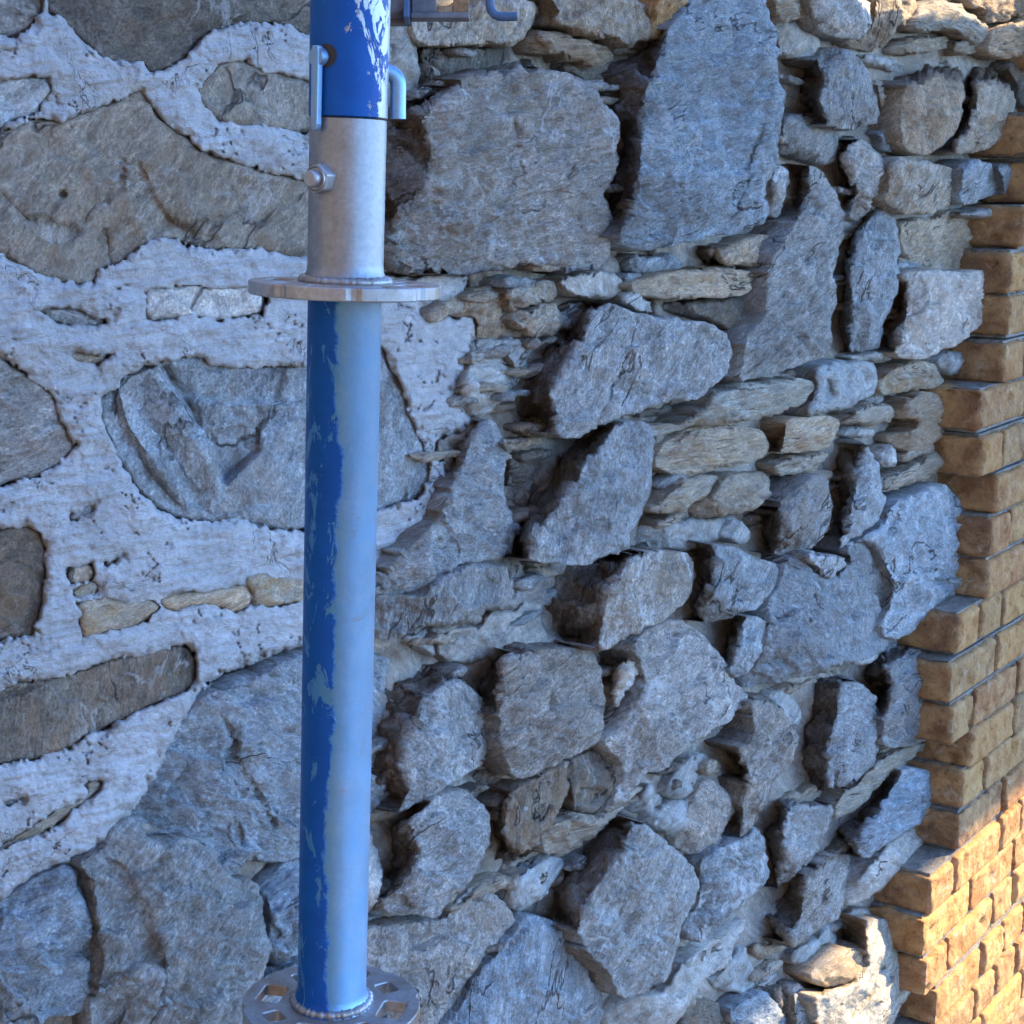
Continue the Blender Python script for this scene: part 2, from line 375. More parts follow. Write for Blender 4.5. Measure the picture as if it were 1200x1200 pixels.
    flip = (nr.mean(0) @ dN) < 0
    if flip: fs = fs[:, ::-1]; nr = -nr
    q = P * 1.0 + seed * 3.7
    rid = np.array([noise.ridged_multi_fractal(Vector((x * 22, y * 22, z * 22)), .9, 2.1, 4, 1., 2.) for x, y, z in q])
    if facets:                                                         # chipped, conchoidal breaks
        wq = q + np.c_[nz(q, 14, 2), nz(q + 5, 14, 2), nz(q + 9, 14, 2)] * .02
        fr = np.zeros(len(P)); we = np.clip(dist_poly(V2, Or) / 11., .22, 1.)
        for sc_, amp, lim_ in ((15., .26, .0062), (46., .20, .0019)):
            for i_, (x, y, z) in enumerate(wq):
                d_, p_ = noise.voronoi(Vector((x * sc_, y * sc_, z * sc_ * 1.25)))
                c_ = p_[0]; tl = noise.cell_vector(c_ * 3.17 + Vector((seed * 1.3, 5.1, .7)))
                e_ = ((x - c_.x / sc_) * tl.x + (y - c_.y / sc_) * tl.y + (z - c_.z / (sc_ * 1.25)) * tl.z) * amp + (tl.x - .5) * lim_ * .5
                fr[i_] += max(-lim_, min(lim_, e_))
        P = P + nr * (fr * rough * we)[:, None]
    if facets:                                                         # flakes: stepped breaks along the stone's grain
        gdir = np.array([rng.uniform(-.5, .5), rng.uniform(-.5, .5), rng.uniform(.5, 1.2)]); gdir /= np.linalg.norm(gdir)
        tt = q @ gdir * rng.uniform(24, 44) + 1.1 * nz(q + 2, 18, 3); saw = tt - np.floor(tt); saw = np.where(saw < .82, saw / .82, (1 - saw) / .18)
        P = P + nr * (rough * rng.uniform(.0012, .0038) * (saw - .5) * np.clip(nz(q + 8, 9, 2) * 1.6 + .55, 0, 1) * we)[:, None]
    disp = .0036 * nz(q, 16, 3) + .0024 * nz(q, 55, 4) + .0012 * nz(q, 170, 3) - .0012 * (rid - 1.2)
    P = P + nr * (disp * rough)[:, None]
    # close the stone backwards into the wall
    ec = {}
    for f in fs:
        for a, b in ((f[0], f[1]), (f[1], f[2]), (f[2], f[0])): ec[(a, b)] = 1
    bd = [(a, b) for (a, b) in ec if (b, a) not in ec]
    bv = sorted({a for e_ in bd for a in e_}); mp = {v: len(P) + i for i, v in enumerate(bv)}
    Pb = P[bv]; hb = (Pb - WO) @ dN; cen = P.mean(0)
    back = -.03 if depth is None else depth
    mid = Pb - np.outer(np.maximum(0, (hb - back)) * .35, dN)
    dr = Pb - cen; dr -= np.outer(dr @ dN, dN)
    mid = mid + dr * .02
    bk = Pb - np.outer(np.maximum(.004, hb - back), dN) - dr * .06
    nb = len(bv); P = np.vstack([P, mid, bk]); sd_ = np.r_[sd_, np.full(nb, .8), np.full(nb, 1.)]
    sk = []
    for a, b in bd:
        m1, m2 = mp[a], mp[b]; sk += [(b, a, m1), (b, m1, m2), (m2, m1, m1 + nb), (m2, m1 + nb, m2 + nb)]
    F3 = [tuple(f) for f in fs] + sk
    return P, F3, sd_

# stones bedded in the white pointing (their outline is the mortar's edge)
LEFT = [
 ('g','A',1.2,'-60,-60 150,-60 150,40 110,90 40,130 0,120 -60,130',''),
 ('d','A',1.3,'150,-60 150,40 200,60 240,110 300,160 340,200 420,215 480,215 490,250 560,240 600,210 640,180 690,120 800,85 920,80 980,100 1030,130 1090,145 1090,-60','300,60,.4 700,20,.5 420,150,-.3'),
 ('p','A',1.5,'-60,280 0,262 80,252 160,255 185,290 140,350 120,390 60,400 0,440 -60,460',''),
 ('t','A',1.6,'-60,470 0,440 60,410 120,390 200,405 280,370 370,340 440,305 480,300 510,350 560,410 620,450 680,500 760,535 860,560 960,590 1030,600 1100,610 1100,860 1020,865 940,860 880,840 780,845 660,830 560,800 510,810 440,860 390,900 340,910 320,950 270,955 180,940 110,920 70,890 20,860 -60,840','480,640,.5,40 200,600,.4,40 560,720,-.6,30 400,810,-.8,30 330,840,-.3 650,700,.4 900,720,.3'),
 ('t','A',1.6,'645,300 680,260 740,205 830,205 900,235 990,255 1040,270 1120,300 1120,440 1020,445 960,440 860,430 780,425 720,405 670,360','850,320,.4'),
 ('p','A',1.9,'480,960 560,965 640,950 760,955 870,960 890,1010 880,1060 800,1060 720,1075 640,1060 560,1070 490,1075',''),
 ('g','A',1.0,'110,1035 170,1025 260,1035 330,1055 385,1050 370,1085 300,1095 200,1090',''),
 ('b','D',1.4,'200,65 380,70 330,110 250,100',''),
 ('g','D',1.4,'-60,60 0,75 60,120 130,160 190,210 210,290 260,370 230,420 160,470 110,490 40,500 0,520 -60,540','30,190,.7,14 100,260,.3'),
 ('g','D',1.4,'330,280 340,210 390,170 430,130 500,110 560,85 650,70 700,90 780,110 900,110 1010,105 1263,30 1333,130 1363,230 1383,300 1433,400 1438,500 1413,540 1333,580 1253,605 1000,665 940,660 880,645 780,635 700,640 600,625 530,590 460,530 420,470 380,390 345,330',
   '500,118,.8 560,205,1.0 640,345,1.0 725,515,.5 | 520,112,.7 585,200,.9 660,345,.9 745,510,.3 | 540,118,-1.0 605,205,-1.5 680,345,-1.8 757,482,-1.6 | 770,468,-1.4 860,395,-.8 | 752,512,.4 800,470,.6 885,402,.6 960,330,.4 | 670,238,-.2 800,242,.2 1000,240,.5 | 655,212,-1.3 800,220,-.6 1000,222,.1 | 395,180,.3 430,310,.5 530,460,.6 635,575,.3 | 378,195,-.6 410,320,-.5 505,470,-.5 605,588,-.4 | 470,240,-.4 545,370,-.5 650,540,-.5 | 860,300,-.6 | 1300,450,.3 1150,180,.2 | 1100,550,.2 850,590,.1','F'),
 ('d','D',1.3,'-60,670 0,655 60,640 110,640 150,680 160,760 150,860 140,950 120,1020 70,1030 30,1020 0,1045 -60,1060','60,850,.5'),
 ('g','D',1.5,'230,600 290,570 325,570 325,600 260,635 230,635',''),
 ('b','D',1.8,'220,790 310,770 325,800 310,830 230,850',''),
 ('b','D',1.6,'235,855 310,825 340,840 330,885 240,895',''),
 ('b','D',1.3,'340,770 400,735 420,745 400,770 345,795',''),
 ('l','D',2.1,'250,900 330,880 430,900 520,890 545,925 490,970 420,990 330,1010 270,1030 265,960','',),
 ('l','D',2.0,'525,890 590,870 700,865 800,845 840,850 845,905 790,945 720,915 650,910 600,935 550,930',''),
 ('l','D',2.2,'815,830 840,810 900,805 1000,815 1100,815 1100,910 1000,910 900,915 835,920 850,880',''),
 ('d','G',1.5,'-60,90 0,80 60,50 180,40 300,0 400,-30 560,-70 620,-75 650,-40 660,20 650,80 560,120 450,160 370,200 300,235 220,285 120,320 0,340 -60,360',''),
 ('l','G',1.6,'-60,640 0,600 100,540 200,470 290,430 280,400 310,375 345,390 330,430 260,490 180,540 100,580 0,625',''),
 ('k','G',1.6,'-60,480 0,460 60,430 110,430 90,460 30,475',''),
]
POINTED = np.vstack([pts('P','-460,-60 404,-60 404,324 452,322'), pts('B','300,915 420,920 410,990 330,1020 280,1040 330,1060 440,1060 440,1110 435,1180'),
  pts('E','420,100 395,160 400,220 440,290 400,330 330,350 312,385 330,430 365,500 330,560 320,620 260,680 180,770 100,835'), pts('D','1120,1010 1000,1050 900,1085 850,1100 760,1120 690,1180'),
  pts('G','665,90 640,150 590,210 540,320 500,390 440,480 420,520 350,590 250,660 180,680 100,710 70,740 0,790 -100,850 -172,880'), pts('P','-60,1088 -460,1150')])
# stones of the unpointed part: (material, region, height cm, outline, front facet, extra bumps)
RIGHT = [
 ('k','G',2.2,'-100,850 0,785 70,735 110,700 180,680 245,665 265,760 310,850 325,930 315,1040 310,1130 250,1170 150,1190 60,1230 -100,1260','','150,900,.6,40 60,1100,.3,40'),
 ('k','G',2.8,'640,150 690,90 760,60 850,40 900,0 1000,-40 1300,-40 1300,640 1000,640 960,655 880,660 830,640 800,680 790,710 720,690 700,600 640,580 560,600 500,590 480,575 470,530 430,500 500,390 540,310 590,205','','770,250,-.7,20 820,330,-.7,18 880,430,-.6,18 920,520,-.5,16 700,450,-.5,22 640,200,-.6,20 560,330,.5,25 900,200,.5,40 640,380,.4,25 520,520,-.8,18'),
 ('k','G',3.6,'250,660 350,585 425,510 475,520 480,575 560,600 640,580 710,610 790,710 860,720 880,760 890,880 910,960 890,1030 840,1080 800,1260 300,1260 310,1130 330,1000 325,900 300,800 290,700','','400,700,-.4,26 440,820,-.5,26 480,930,-.5,26 520,1010,-.4,24 560,700,.9,30 650,800,1.0,35 600,900,.8,30 700,1000,.9,40 400,1000,-.5,30 450,1100,.5,22 340,760,-.5,22'),
 ('k','G',2.6,'880,720 960,655 1000,640 1300,640 1300,900 1000,990 930,1010 905,960 890,880',''),
 ('k','G',2.0,'840,1080 890,1030 940,1005 1300,900 1300,1260 800,1260',''),
 ('c','B',2.6,'40,-20 220,-20 235,75 250,160 260,250 255,310 210,340 150,370 40,380',''),
 ('b','B',5,'240,20 420,25 480,-10 560,5 640,5 660,30 640,100 600,150 500,160 370,155 270,150 240,120','','320,90,.6 560,90,.5'),
 ('d','B',1.8,'255,150 380,150 560,155 600,180 500,235 400,270 330,300 270,300 255,230',''),
 ('g','B',6.5,'60,420 150,380 220,345 300,315 400,270 500,240 570,210 620,195 660,225 740,235 800,270 860,300 880,330 920,380 935,440 925,530 905,610 865,645 900,690 915,750 905,830 895,890 830,905 760,910 640,900 520,905 420,915 300,915 150,920 60,920','265,385 400,290 520,250 640,235 740,245 855,310 915,380 928,440 920,530 900,608 862,645 895,690 910,750 900,830 890,885 760,890 640,870 520,885 420,900 230,900 170,860 200,740 300,660 310,560 300,480 275,420','660,850,-1.2 320,740,-.4 560,330,.3'),
 ('d','B',2.5,'700,200 800,205 870,220 880,290 850,300 790,260 730,230',''),
 ('l','B',5,'640,110 700,105 800,130 880,150 920,175 910,205 860,215 760,195 650,180 610,170',''),
 ('b','B',6,'650,-60 780,-60 1000,0 1050,60 1050,110 1000,150 930,150 920,125 850,120 740,100 700,70 720,40','','900,60,.8 1010,90,.5'),
 ('o','B',7.0,'1040,130 1050,20 1075,-60 1235,-60 1175,10 1105,95 1060,130',''),
 ('k','B',9.5,'870,290 900,220 1000,170 1050,120 1100,90 1170,10 1230,-60 1426,-60 1426,0 1456,100 1461,220 1486,340 1471,420 1466,550 1436,590 1431,740 1346,770 1216,800 1086,830 1000,840 930,820 940,780 900,700 880,650 905,610 935,540 930,440 880,330','1065,200 1110,90 1180,10 1230,-60 1426,-60 1426,0 1452,100 1457,220 1482,340 1467,420 1462,550 1432,590 1427,740 1346,766 1216,796 1086,826 1000,832 940,812 985,720 1000,560 1010,420 1045,290','1250,300,-.3 1350,480,.3'),
 ('c','B',5,'720,930 800,910 900,905 960,950 965,970 900,1000 800,1005 740,970',''),
 ('b','B',4.5,'550,960 700,940 715,960 720,1000 640,1030 555,1045 548,1000',''),
 ('b','B',4.8,'560,1045 640,1030 720,1005 740,1040 750,1090 720,1120 620,1120 575,1085',''),
 ('b','B',2.8,'410,980 480,960 545,955 550,1040 565,1090 550,1130 470,1140 440,1120 450,1070 330,1050 280,1040 330,1010',''),
 ('p','B',6,'935,990 970,980 1020,990 1045,1020 1040,1050 1010,1055 960,1030 930,1005',''),
 ('c','B',3.0,'740,1020 830,1005 880,1015 800,1040 700,1100 640,1160 440,1190 440,1140 560,1135 720,1125',''),
 ('k','B',4,'960,850 1020,860 1110,850 1150,900 1080,915 1000,920 965,900',''),
 ('l','C',7,'-110,940 -20,920 60,905 200,900 280,905 300,920 280,985 200,995 100,1000 -20,1000 -100,980 -120,960','-100,945 60,915 290,915 275,980 100,992 -20,992 -95,975'),
 ('b','C',6,'40,830 180,830 280,795 355,785 370,840 330,890 250,890 160,885 70,880','170,840 280,800 355,790 368,840 328,885 200,885'),
 ('d','C',4.5,'-60,1030 60,1010 180,1000 280,985 310,1020 300,1060 250,1130 200,1110 150,1080 60,1050',''),
 ('d','C',1.5,'300,930 380,900 350,1000 340,1060 260,1130 290,1070 310,1010',''),
 ('g','E',8.5,'540,240 590,180 640,90 700,30 740,0 760,-64 830,-99 900,-104 960,-74 1060,-54 1146,-44 1236,-34 1306,16 1306,130 1176,235 1126,215 1040,250 960,280 890,300 840,310 800,350 740,355 720,345 650,310 580,270','850,-70 900,-97 960,-70 1060,-50 1146,-40 1236,-30 1302,18 1302,128 1176,230 1126,211 1040,246 960,276 890,296 840,306 798,346 742,350 722,320 705,210 765,120 805,40','920,180,-.5 1050,60,.3'),
 ('c','E',3.2,'390,180 440,90 520,70 560,100 580,160 560,210 520,250 470,285 420,260 395,220',''),
 ('c','E',3,'440,45 560,30 665,15 640,60 600,150 575,190 585,150 560,95 520,65 450,80',''),
 ('d','E',1.5,'545,540 560,380 545,300 600,310 640,320 720,350 745,375 740,420 690,480 640,540 575,635 565,590',''),
 ('d','E',0.2,'500,280 545,240 590,270 720,345 640,350 560,400 545,370 520,310',''),
 ('k','E',9.5,'570,700 600,620 680,520 760,380 850,320 920,310 970,290 1020,300 1055,330 1040,420 1040,500 1020,570 990,640 945,740 880,745 830,780 720,775 620,760 590,750','810,450 890,350 965,300 1020,304 1050,330 1036,420 1036,500 1016,570 940,735 880,741 830,775 720,770 632,756 650,690 730,580 790,500'),
 ('k','E',5,'350,420 370,380 440,310 490,285 520,310 550,370 555,430 540,480 545,560 565,610 575,690 570,750 500,755 420,770 330,820 290,870 240,870 110,880 20,880 20,830 110,830 180,770 260,690 320,630 370,510','445,355 490,290 518,315 551,430 541,560 571,690 565,745 420,765 330,815 250,860 130,870 120,835 200,780 340,650 385,500','450,600,.3 330,700,-.5'),
 ('k','E',5.5,'20,960 110,940 110,880 270,880 330,820 420,770 560,755 600,760 615,820 605,910 530,930 470,930 465,980 380,980 250,985 190,1025 110,1020 20,1010','','400,900,.9,22 500,835,-1.0,16 560,860,.6,14 300,930,.5 200,930,-.4'),
 ('c','E',2.6,'310,1060 340,990 420,975 470,985 480,930 600,925 610,850 700,820 670,900 660,960 700,1000 780,1040 840,1065 700,1060 560,1085 460,1105 360,1115 330,1090','','480,1010,.5,30 640,900,-.4'),
 ('c','E',2.6,'190,1025 250,985 310,985 330,1000 310,1050 320,1090 260,1065',''),
 ('b','E',2.8,'615,780 660,775 730,800 710,820 640,845 612,840',''),
 ('q','E',9.5,'655,930 680,870 720,810 750,780 850,760 920,745 1000,740 1100,725 1160,740 1190,780 1185,840 1150,900 1090,960 1000,1000 950,1020 890,1060 840,1060 770,1030 700,990 665,960','935,800 985,745 1100,730 1158,744 1186,780 1181,840 1146,898 1086,957 950,1016 890,1056 860,1050 880,960 905,870','1080,780,.5,16 1040,850,-.5'),
 ('c','E',3,'910,1050 950,1025 990,1010 970,1050 930,1060',''),
 ('p','E',6.5,'860,1080 930,1055 1020,1060 1025,1090 1000,1150 960,1190 930,1240 915,1255 880,1230 870,1160','965,1078 1018,1064 1021,1090 996,1150 938,1236 922,1250 920,1200 945,1120'),
 ('g','H',7.5,'350,10 420,-20 500,-30 640,-50 780,-60 850,-45 870,0 875,80 890,130 880,220 855,265 800,290 720,330 640,370 600,385 575,370 555,330 530,270 535,200 520,160 450,80 400,40','545,-18 780,-55 846,-42 866,0 871,80 886,130 876,220 851,262 720,326 600,381 577,366 545,280 540,180 525,80'),
 ('g','H',6.5,'20,-60 100,-14 150,-74 220,-74 300,-14 350,0 420,60 480,120 520,170 535,215 510,280 490,320 460,335 410,370 350,410 290,455 200,490 140,490 90,470 20,460','290,110 350,70 420,64 518,174 530,215 506,278 457,331 350,406 290,450 195,486 240,400 205,320 235,230 285,190','400,230,.6,25 440,300,-.8,16'),
 ('q','H',7.5,'100,560 140,520 220,490 300,450 390,410 450,440 490,480 505,550 490,600 460,680 430,730 360,780 330,840 300,850 250,830 200,825 160,835 135,800 140,720 130,650','235,520 300,460 390,416 448,444 486,482 500,550 456,678 420,727 356,776 328,836 300,845 250,825 165,830 145,795 240,690 285,620','310,640,.4,15 390,560,.5'),
 ('p','H',4,'20,540 90,540 110,600 140,690 120,780 90,830 20,840',''),
 ('d','H',6,'430,430 560,420 600,400 740,340 755,350 760,420 740,480 700,540 640,620 600,650 590,700 560,730 530,760 470,730 450,690 500,580 500,500 470,450','560,422 740,346 750,355 754,420 736,478 655,600 610,620 580,610 540,560 550,500'),
 ('d','H',1.5,'490,330 530,270 560,340 590,390 560,425 430,430 410,400 460,345',''),
 ('g','H',8,'940,200 1000,80 1020,10 960,-60 1040,-130 1130,-160 1200,-115 1266,-44 1326,60 1376,110 1336,150 1236,230 1146,290 1080,350 1000,355 985,410 950,460 905,490 920,430 950,370 940,320 880,270 870,240','','1100,20,.8,40 1020,230,.5 1250,120,-.4 1000,300,.3'),
 ('d','H',5,'755,330 850,275 920,310 945,360 920,420 900,480 850,500 780,490 765,430','','850,360,.5,14'),
 ('k','H',2.5,'870,170 930,140 950,200 900,230 870,215',''),
 ('l','H',6,'680,540 760,500 860,510 900,490 950,462 900,520 820,590 770,615 690,640 665,615','','800,560,.5,12'),
 ('c','H',4.5,'550,760 590,690 680,650 740,630 750,680 710,740 650,790 600,830 560,800',''),
 ('k','H',9.5,'630,810 700,740 750,680 750,640 820,590 900,520 960,490 1020,530 1086,590 1146,640 1196,700 1196,760 1150,850 1130,960 1100,1040 1080,1070 1000,1100 930,1120 920,1060 850,980 805,950 800,890 720,850 650,830','970,535 1020,534 1086,594 1142,643 1192,700 1192,760 1146,850 1126,960 1096,1038 1000,1096 934,1114 915,1020 815,930 810,850 865,740 935,640'),
 ('g','H',5,'20,900 100,880 220,860 330,850 420,740 480,740 540,780 590,840 550,900 500,960 440,1040 370,1170 300,1240 20,1260','','560,850,.7,16 500,920,.8,16 430,1010,.8,18 350,1130,.7,18 400,900,-.7,20 200,1000,.6,30 300,1080,-.6,18'),
 ('k','H',6,'370,1180 450,1030 520,960 600,850 640,830 720,860 790,910 805,960 820,1040 880,1100 870,1200 860,1260 300,1260 310,1220','','680,990,.9,18 600,1080,.9,18 540,1160,.9,18 780,970,.6,14 620,900,-.6,18 520,1010,-.4 760,1120,-.6,22'),
 ('b','H',2,'815,960 860,985 900,1000 930,1040 880,1080 840,1040',''),
 ('c','I',6,'-210,1180 -100,1110 0,1080 40,1010 100,960 200,900 270,840 260,890 220,950 220,1000 130,1050 100,1100 50,1180 0,1240 -150,1260',''),
 ('q','I',6.5,'60,900 60,860 100,800 110,720 100,650 160,620 200,590 250,580 300,540 325,560 350,690 320,760 270,790 200,850 150,910 120,935','','270,720,-.6 180,740,.5'),
 ('c','I',4,'140,1070 230,960 260,930 290,990 310,1080 280,1110 200,1090',''),
 ('c','H',4.2,'1095,370 1150,310 1200,290 1230,310 1220,370 1180,440 1110,455 1080,420',''),
 ('c','H',4.6,'1060,480 1130,450 1180,440 1190,490 1150,550 1100,580 1040,540 1010,500',''),
 ('c','H',3.8,'960,480 1030,380 1085,460 1040,490 990,500',''),
 ('g','I',5.5,'20,600 60,500 90,460 130,370 180,400 240,470 220,520 160,620 100,640 60,620','','170,450,.4,14'),
 ('g','I',7.5,'140,350 180,300 240,280 300,250 290,110 330,90 400,150 440,220 430,300 400,360 340,420 330,480 290,540 250,590 190,580 210,540 260,480 265,400 230,330','255,300 305,275 310,115 400,160 436,220 426,300 396,358 336,418 286,538 252,584 262,480 278,390'),
 ('d','I',1.5,'110,270 220,190 280,130 300,250 240,275 180,290',''),
 ('c','I',4.5,'340,90 400,80 440,120 460,160 440,210 400,190 350,130',''),
 ('g','I',8,'400,70 480,20 600,30 640,45 700,90 720,170 720,260 690,350 620,400 560,440 500,420 390,380 420,300 450,180 440,90','600,70 640,52 698,95 716,170 716,258 687,346 600,392 556,400 555,250 592,150','640,230,.4,18'),
 ('g','I',8.5,'600,10 700,-40 740,-70 820,-85 900,-50 950,10 955,60 945,170 900,220 870,260 780,280 720,265 725,180 700,90 640,40','745,0 860,-70 938,-10 951,60 941,170 866,255 780,275 724,260 742,150 760,60'),
 ('l','I',6,'560,510 570,430 650,380 720,300 860,255 870,270 800,330 700,410 640,480 600,510',''),
 ('g','I',7.5,'300,530 350,480 350,430 420,415 520,440 570,470 550,540 500,640 440,700 380,740 350,740 340,680 320,600','410,475 566,472 546,540 496,638 438,696 384,734 405,640 395,560','480,560,.3,14'),
 ('k','I',8.5,'560,530 640,480 720,420 800,340 890,350 895,480 860,520 740,600 660,650 600,610 550,590','640,600 700,500 800,348 886,354 890,478 856,516 740,595 660,640','740,480,-.5,14'),
 ('c','I',7.5,'600,810 660,680 740,600 900,500 900,560 860,610 780,700 700,770',''),
 ('q','I',7.5,'270,880 300,800 380,740 460,710 520,660 600,620 650,630 640,700 600,800 570,850 500,900 420,950 410,920 330,920','470,725 600,632 645,634 636,700 596,798 560,846 424,944 418,910 455,850'),
 ('b','I',3.2,'270,930 400,930 410,950 350,980 290,985',''),
 ('c','I',4.4,'405,1000 420,950 500,910 570,850 575,930 550,990 480,1010',''),
 ('l','I',9.5,'500,1110 520,1060 640,1060 680,1000 675,940 590,930 575,870 680,850 800,850 820,950 835,1080 800,1120 770,1180 740,1260 520,1260','690,862 798,855 816,950 831,1080 766,1178 700,1256 530,1256 515,1115 655,1070 692,990','720,1000,-.8,12 600,1150,-.5,14'),
 ('l','I',8.2,'480,1020 580,940 670,950 680,1010 650,1070 570,1080 490,1070',''),
 ('k','I',6.5,'750,1180 820,1110 890,1100 900,1140 890,1260 740,1260',''),
 ('c','I',2.6,'290,1000 380,990 370,1060 310,1070',''),
 ('d','I',4,'60,1140 120,1100 200,1140 240,1200 240,1260 40,1260',''),
 ('k','I',5.5,'205,1150 250,1120 330,1080 380,1150 420,1200 420,1260 240,1260',''),
 ('d','I',4.5,'340,1085 420,1060 430,1120 420,1190 380,1150',''),
 ('g','I',6,'430,1050 500,1100 520,1160 510,1260 430,1260 425,1150',''),
 ('c','I',5,'800,670 850,640 890,690 890,720 850,715',''),
 ('c','I',4,'830,625 880,600 930,640 900,670',''),
 ('m','I',4,'580,840 640,800 690,810 700,840 620,855',''),
 # right hand part
 ('k','C',9,'430,560 490,552 520,565 550,610 585,670 600,740 590,830 565,900 578,1000 555,1090 540,1184 420,1234 320,1264 235,1284 262,1214 268,1130 335,1065 335,950 365,840 430,760 430,650','492,560 520,570 547,612 581,672 595,740 586,830 561,900 573,1000 551,1090 536,1180 420,1230 320,1260 245,1278 272,1190 285,1120 342,1070 342,950 382,850 445,750 490,640'),
 ('p','C',5.5,'350,590 370,560 410,570 415,630 390,700 355,740',''),
 ('b','C',3,'418,640 430,700 410,790 370,820 365,770 395,700',''),
 ('k','C',5.2,'385,520 380,440 400,380 470,385 540,420 580,440 570,500 560,550 500,545 450,530 420,510',''),
 ('g','C',8.5,'400,270 440,240 510,220 515,165 560,160 630,170 670,220 690,290 725,400 660,430 590,435 540,420 470,370 420,340','525,172 630,174 667,222 686,290 720,398 660,426 592,430 535,395 515,340 545,270'),
 ('c','C',5,'360,75 420,70 480,80 510,110 520,205 460,210 400,190 370,195',''),
 ('l','C',7,'350,-60 450,-60 470,0 490,60 440,70 370,60 350,20',''),
 ('g','C',7.8,'440,-60 600,-60 680,0 695,60 680,110 640,140 560,125 510,95 485,60 470,0',''),
 ('b','C',6,'690,20 700,-60 830,-60 840,50 810,80 770,90 750,130 720,170 650,170 590,140 650,130 690,80',''),
 ('l','C',5.6,'740,170 790,130 860,125 950,120 960,150 930,165 860,180 760,185',''),
 ('l','C',7.5,'850,60 840,20 900,0 980,5 1000,40 1060,65 1080,100 1060,160 1000,130 950,100 880,110 820,95',''),
 ('l','C',5.8,'940,170 980,130 1050,150 1050,165 1000,185',''),
 ('c','C',5.4,'660,185 710,180 770,205 770,220 730,230 680,220',''),
 ('b','C',4.5,'690,270 740,265 770,290 750,340 745,400 725,380 700,310',''),
 ('b','C',4.8,'755,330 790,315 785,390 760,400',''),
 ('b','C',8.5,'800,290 810,230 870,210 960,210 990,220 1000,320 985,410 950,470 900,510 850,525 800,500 785,430','802,308 860,278 900,262 985,278 996,330 981,410 947,467 898,506 850,521 803,497 790,430 793,350'),
 ('b','C',8.5,'940,490 990,400 1005,320 1000,220 1040,195 1090,215 1140,250 1175,320 1165,380 1130,450 1090,500 1010,515 950,510','1042,295 1090,283 1160,302 1171,322 1161,380 1127,448 1088,496 1010,511 965,505 1012,420 1040,350'),
 ('l','C',8,'1080,130 1100,90 1180,60 1260,50 1260,180 1180,190 1120,195 1080,180','','1180,120,.5,14'),
 ('b','C',8.2,'980,-60 1260,-60 1260,40 1180,50 1110,80 1070,70 1080,40 1020,20',''),
 ('d','C',6,'1130,215 1180,200 1260,195 1260,380 1190,360 1170,290',''),
 ('k','C',5.4,'720,430 760,405 780,440 790,500 740,515 710,460',''),
 ('b','C',5,'780,400 795,440 800,505 770,510 785,460',''),
 ('g','C',6.5,'565,530 590,470 640,450 720,520 755,570 750,640 720,690 640,740 610,730 600,640 560,590','600,525 645,460 718,524 750,570 746,640 717,687 630,735 640,650'),
 ('b','C',8.2,'740,600 750,530 830,530 920,550 970,580 970,640 950,690 890,715 800,720 740,690','','840,660,-.6,13'),
 ('k','C',9,'985,590 1000,545 1070,530 1100,560 1120,640 1060,670 985,690',''),
 ('k','C',9,'1095,550 1170,540 1175,590 1150,660 1130,665 1122,620',''),
 ('l','C',5.0,'790,740 900,730 960,700 1060,710 1140,740 1140,770 1080,830 1050,900 950,910 830,895 790,830','','980,820,.8,18 870,860,-.6 1000,880,-1.,12'),
 ('m','C',8,'960,715 1080,690 1195,680 1180,720 1130,745 1080,740 990,730',''),
 ('k','C',6.5,'610,800 640,740 720,690 770,720 790,800 780,900 780,980 730,1080 730,1150 660,1185 560,1180 560,1100 590,1000 580,900','655,765 720,698 766,722 786,800 776,980 727,1078 724,1150 660,1180 622,1172 620,1000 612,880'),
 ('p','C',9.5,'730,1100 780,1000 800,910 900,905 1000,910 1080,900 1095,940 1080,1030 1060,1090 1000,1140 920,1180 850,1200 780,1200 770,1180 730,1160','818,918 1076,905 1091,940 1076,1030 1056,1088 920,1176 850,1196 788,1196 802,1090 812,1000'),
 ('c','F',7,'500,200 490,130 510,105 600,90 690,100 710,120 705,190 660,230 580,260 500,275 460,270',''),
 ('c','F',6.5,'640,75 720,60 765,70 750,90 690,98 610,88',''),
 ('l','F',7.5,'-80,320 0,310 60,295 130,250 150,200 240,180 330,165 420,150 490,155 500,180 470,230 430,260 340,280 250,300 130,305 60,320 0,345 -60,345','','300,225,.5,25 60,290,-.5'),
 ('l','F',5.6,'-50,440 0,360 90,315 200,310 290,320 330,340 350,390 300,430 200,450 80,480 40,480',''),
 ('l','F',7.5,'350,400 400,290 480,280 560,280 595,300 580,340 540,390 480,400 400,405','408,300 480,285 560,285 590,302 576,340 537,386 480,396 385,400'),
 ('l','F',6.4,'345,450 400,420 540,400 545,420 510,455 440,480 380,480',''),
 ('l','F',6.6,'-60,600 20,520 60,490 190,475 150,540 60,600 0,610',''),
 ('l','F',6.8,'70,605 155,540 195,475 340,460 350,520 340,570 250,610 180,620',''),
 ('c','F',4.2,'-110,720 -60,650 0,620 160,620 240,610 290,680 270,710 190,690 100,720 0,730',''),
 ('c','F',6,'170,665 240,620 285,670 285,700 230,710',''),
 ('g','F',8.5,'285,690 310,640 370,590 430,530 490,480 530,475 550,550 565,600 545,670 500,715 430,740 370,745 330,730','490,492 528,480 546,550 560,600 541,668 498,711 430,735 376,740 388,660 384,610 440,545'),
 ('k','F',8.5,'510,460 560,370 610,350 670,365 710,440 740,580 700,640 640,680 580,730 520,730 550,680 570,600 545,490','684,385 706,440 735,580 697,637 637,677 588,722 605,640 645,480'),
 ('l','F',7.2,'720,140 800,100 880,90 920,120 930,170 880,190 800,200 710,210',''),
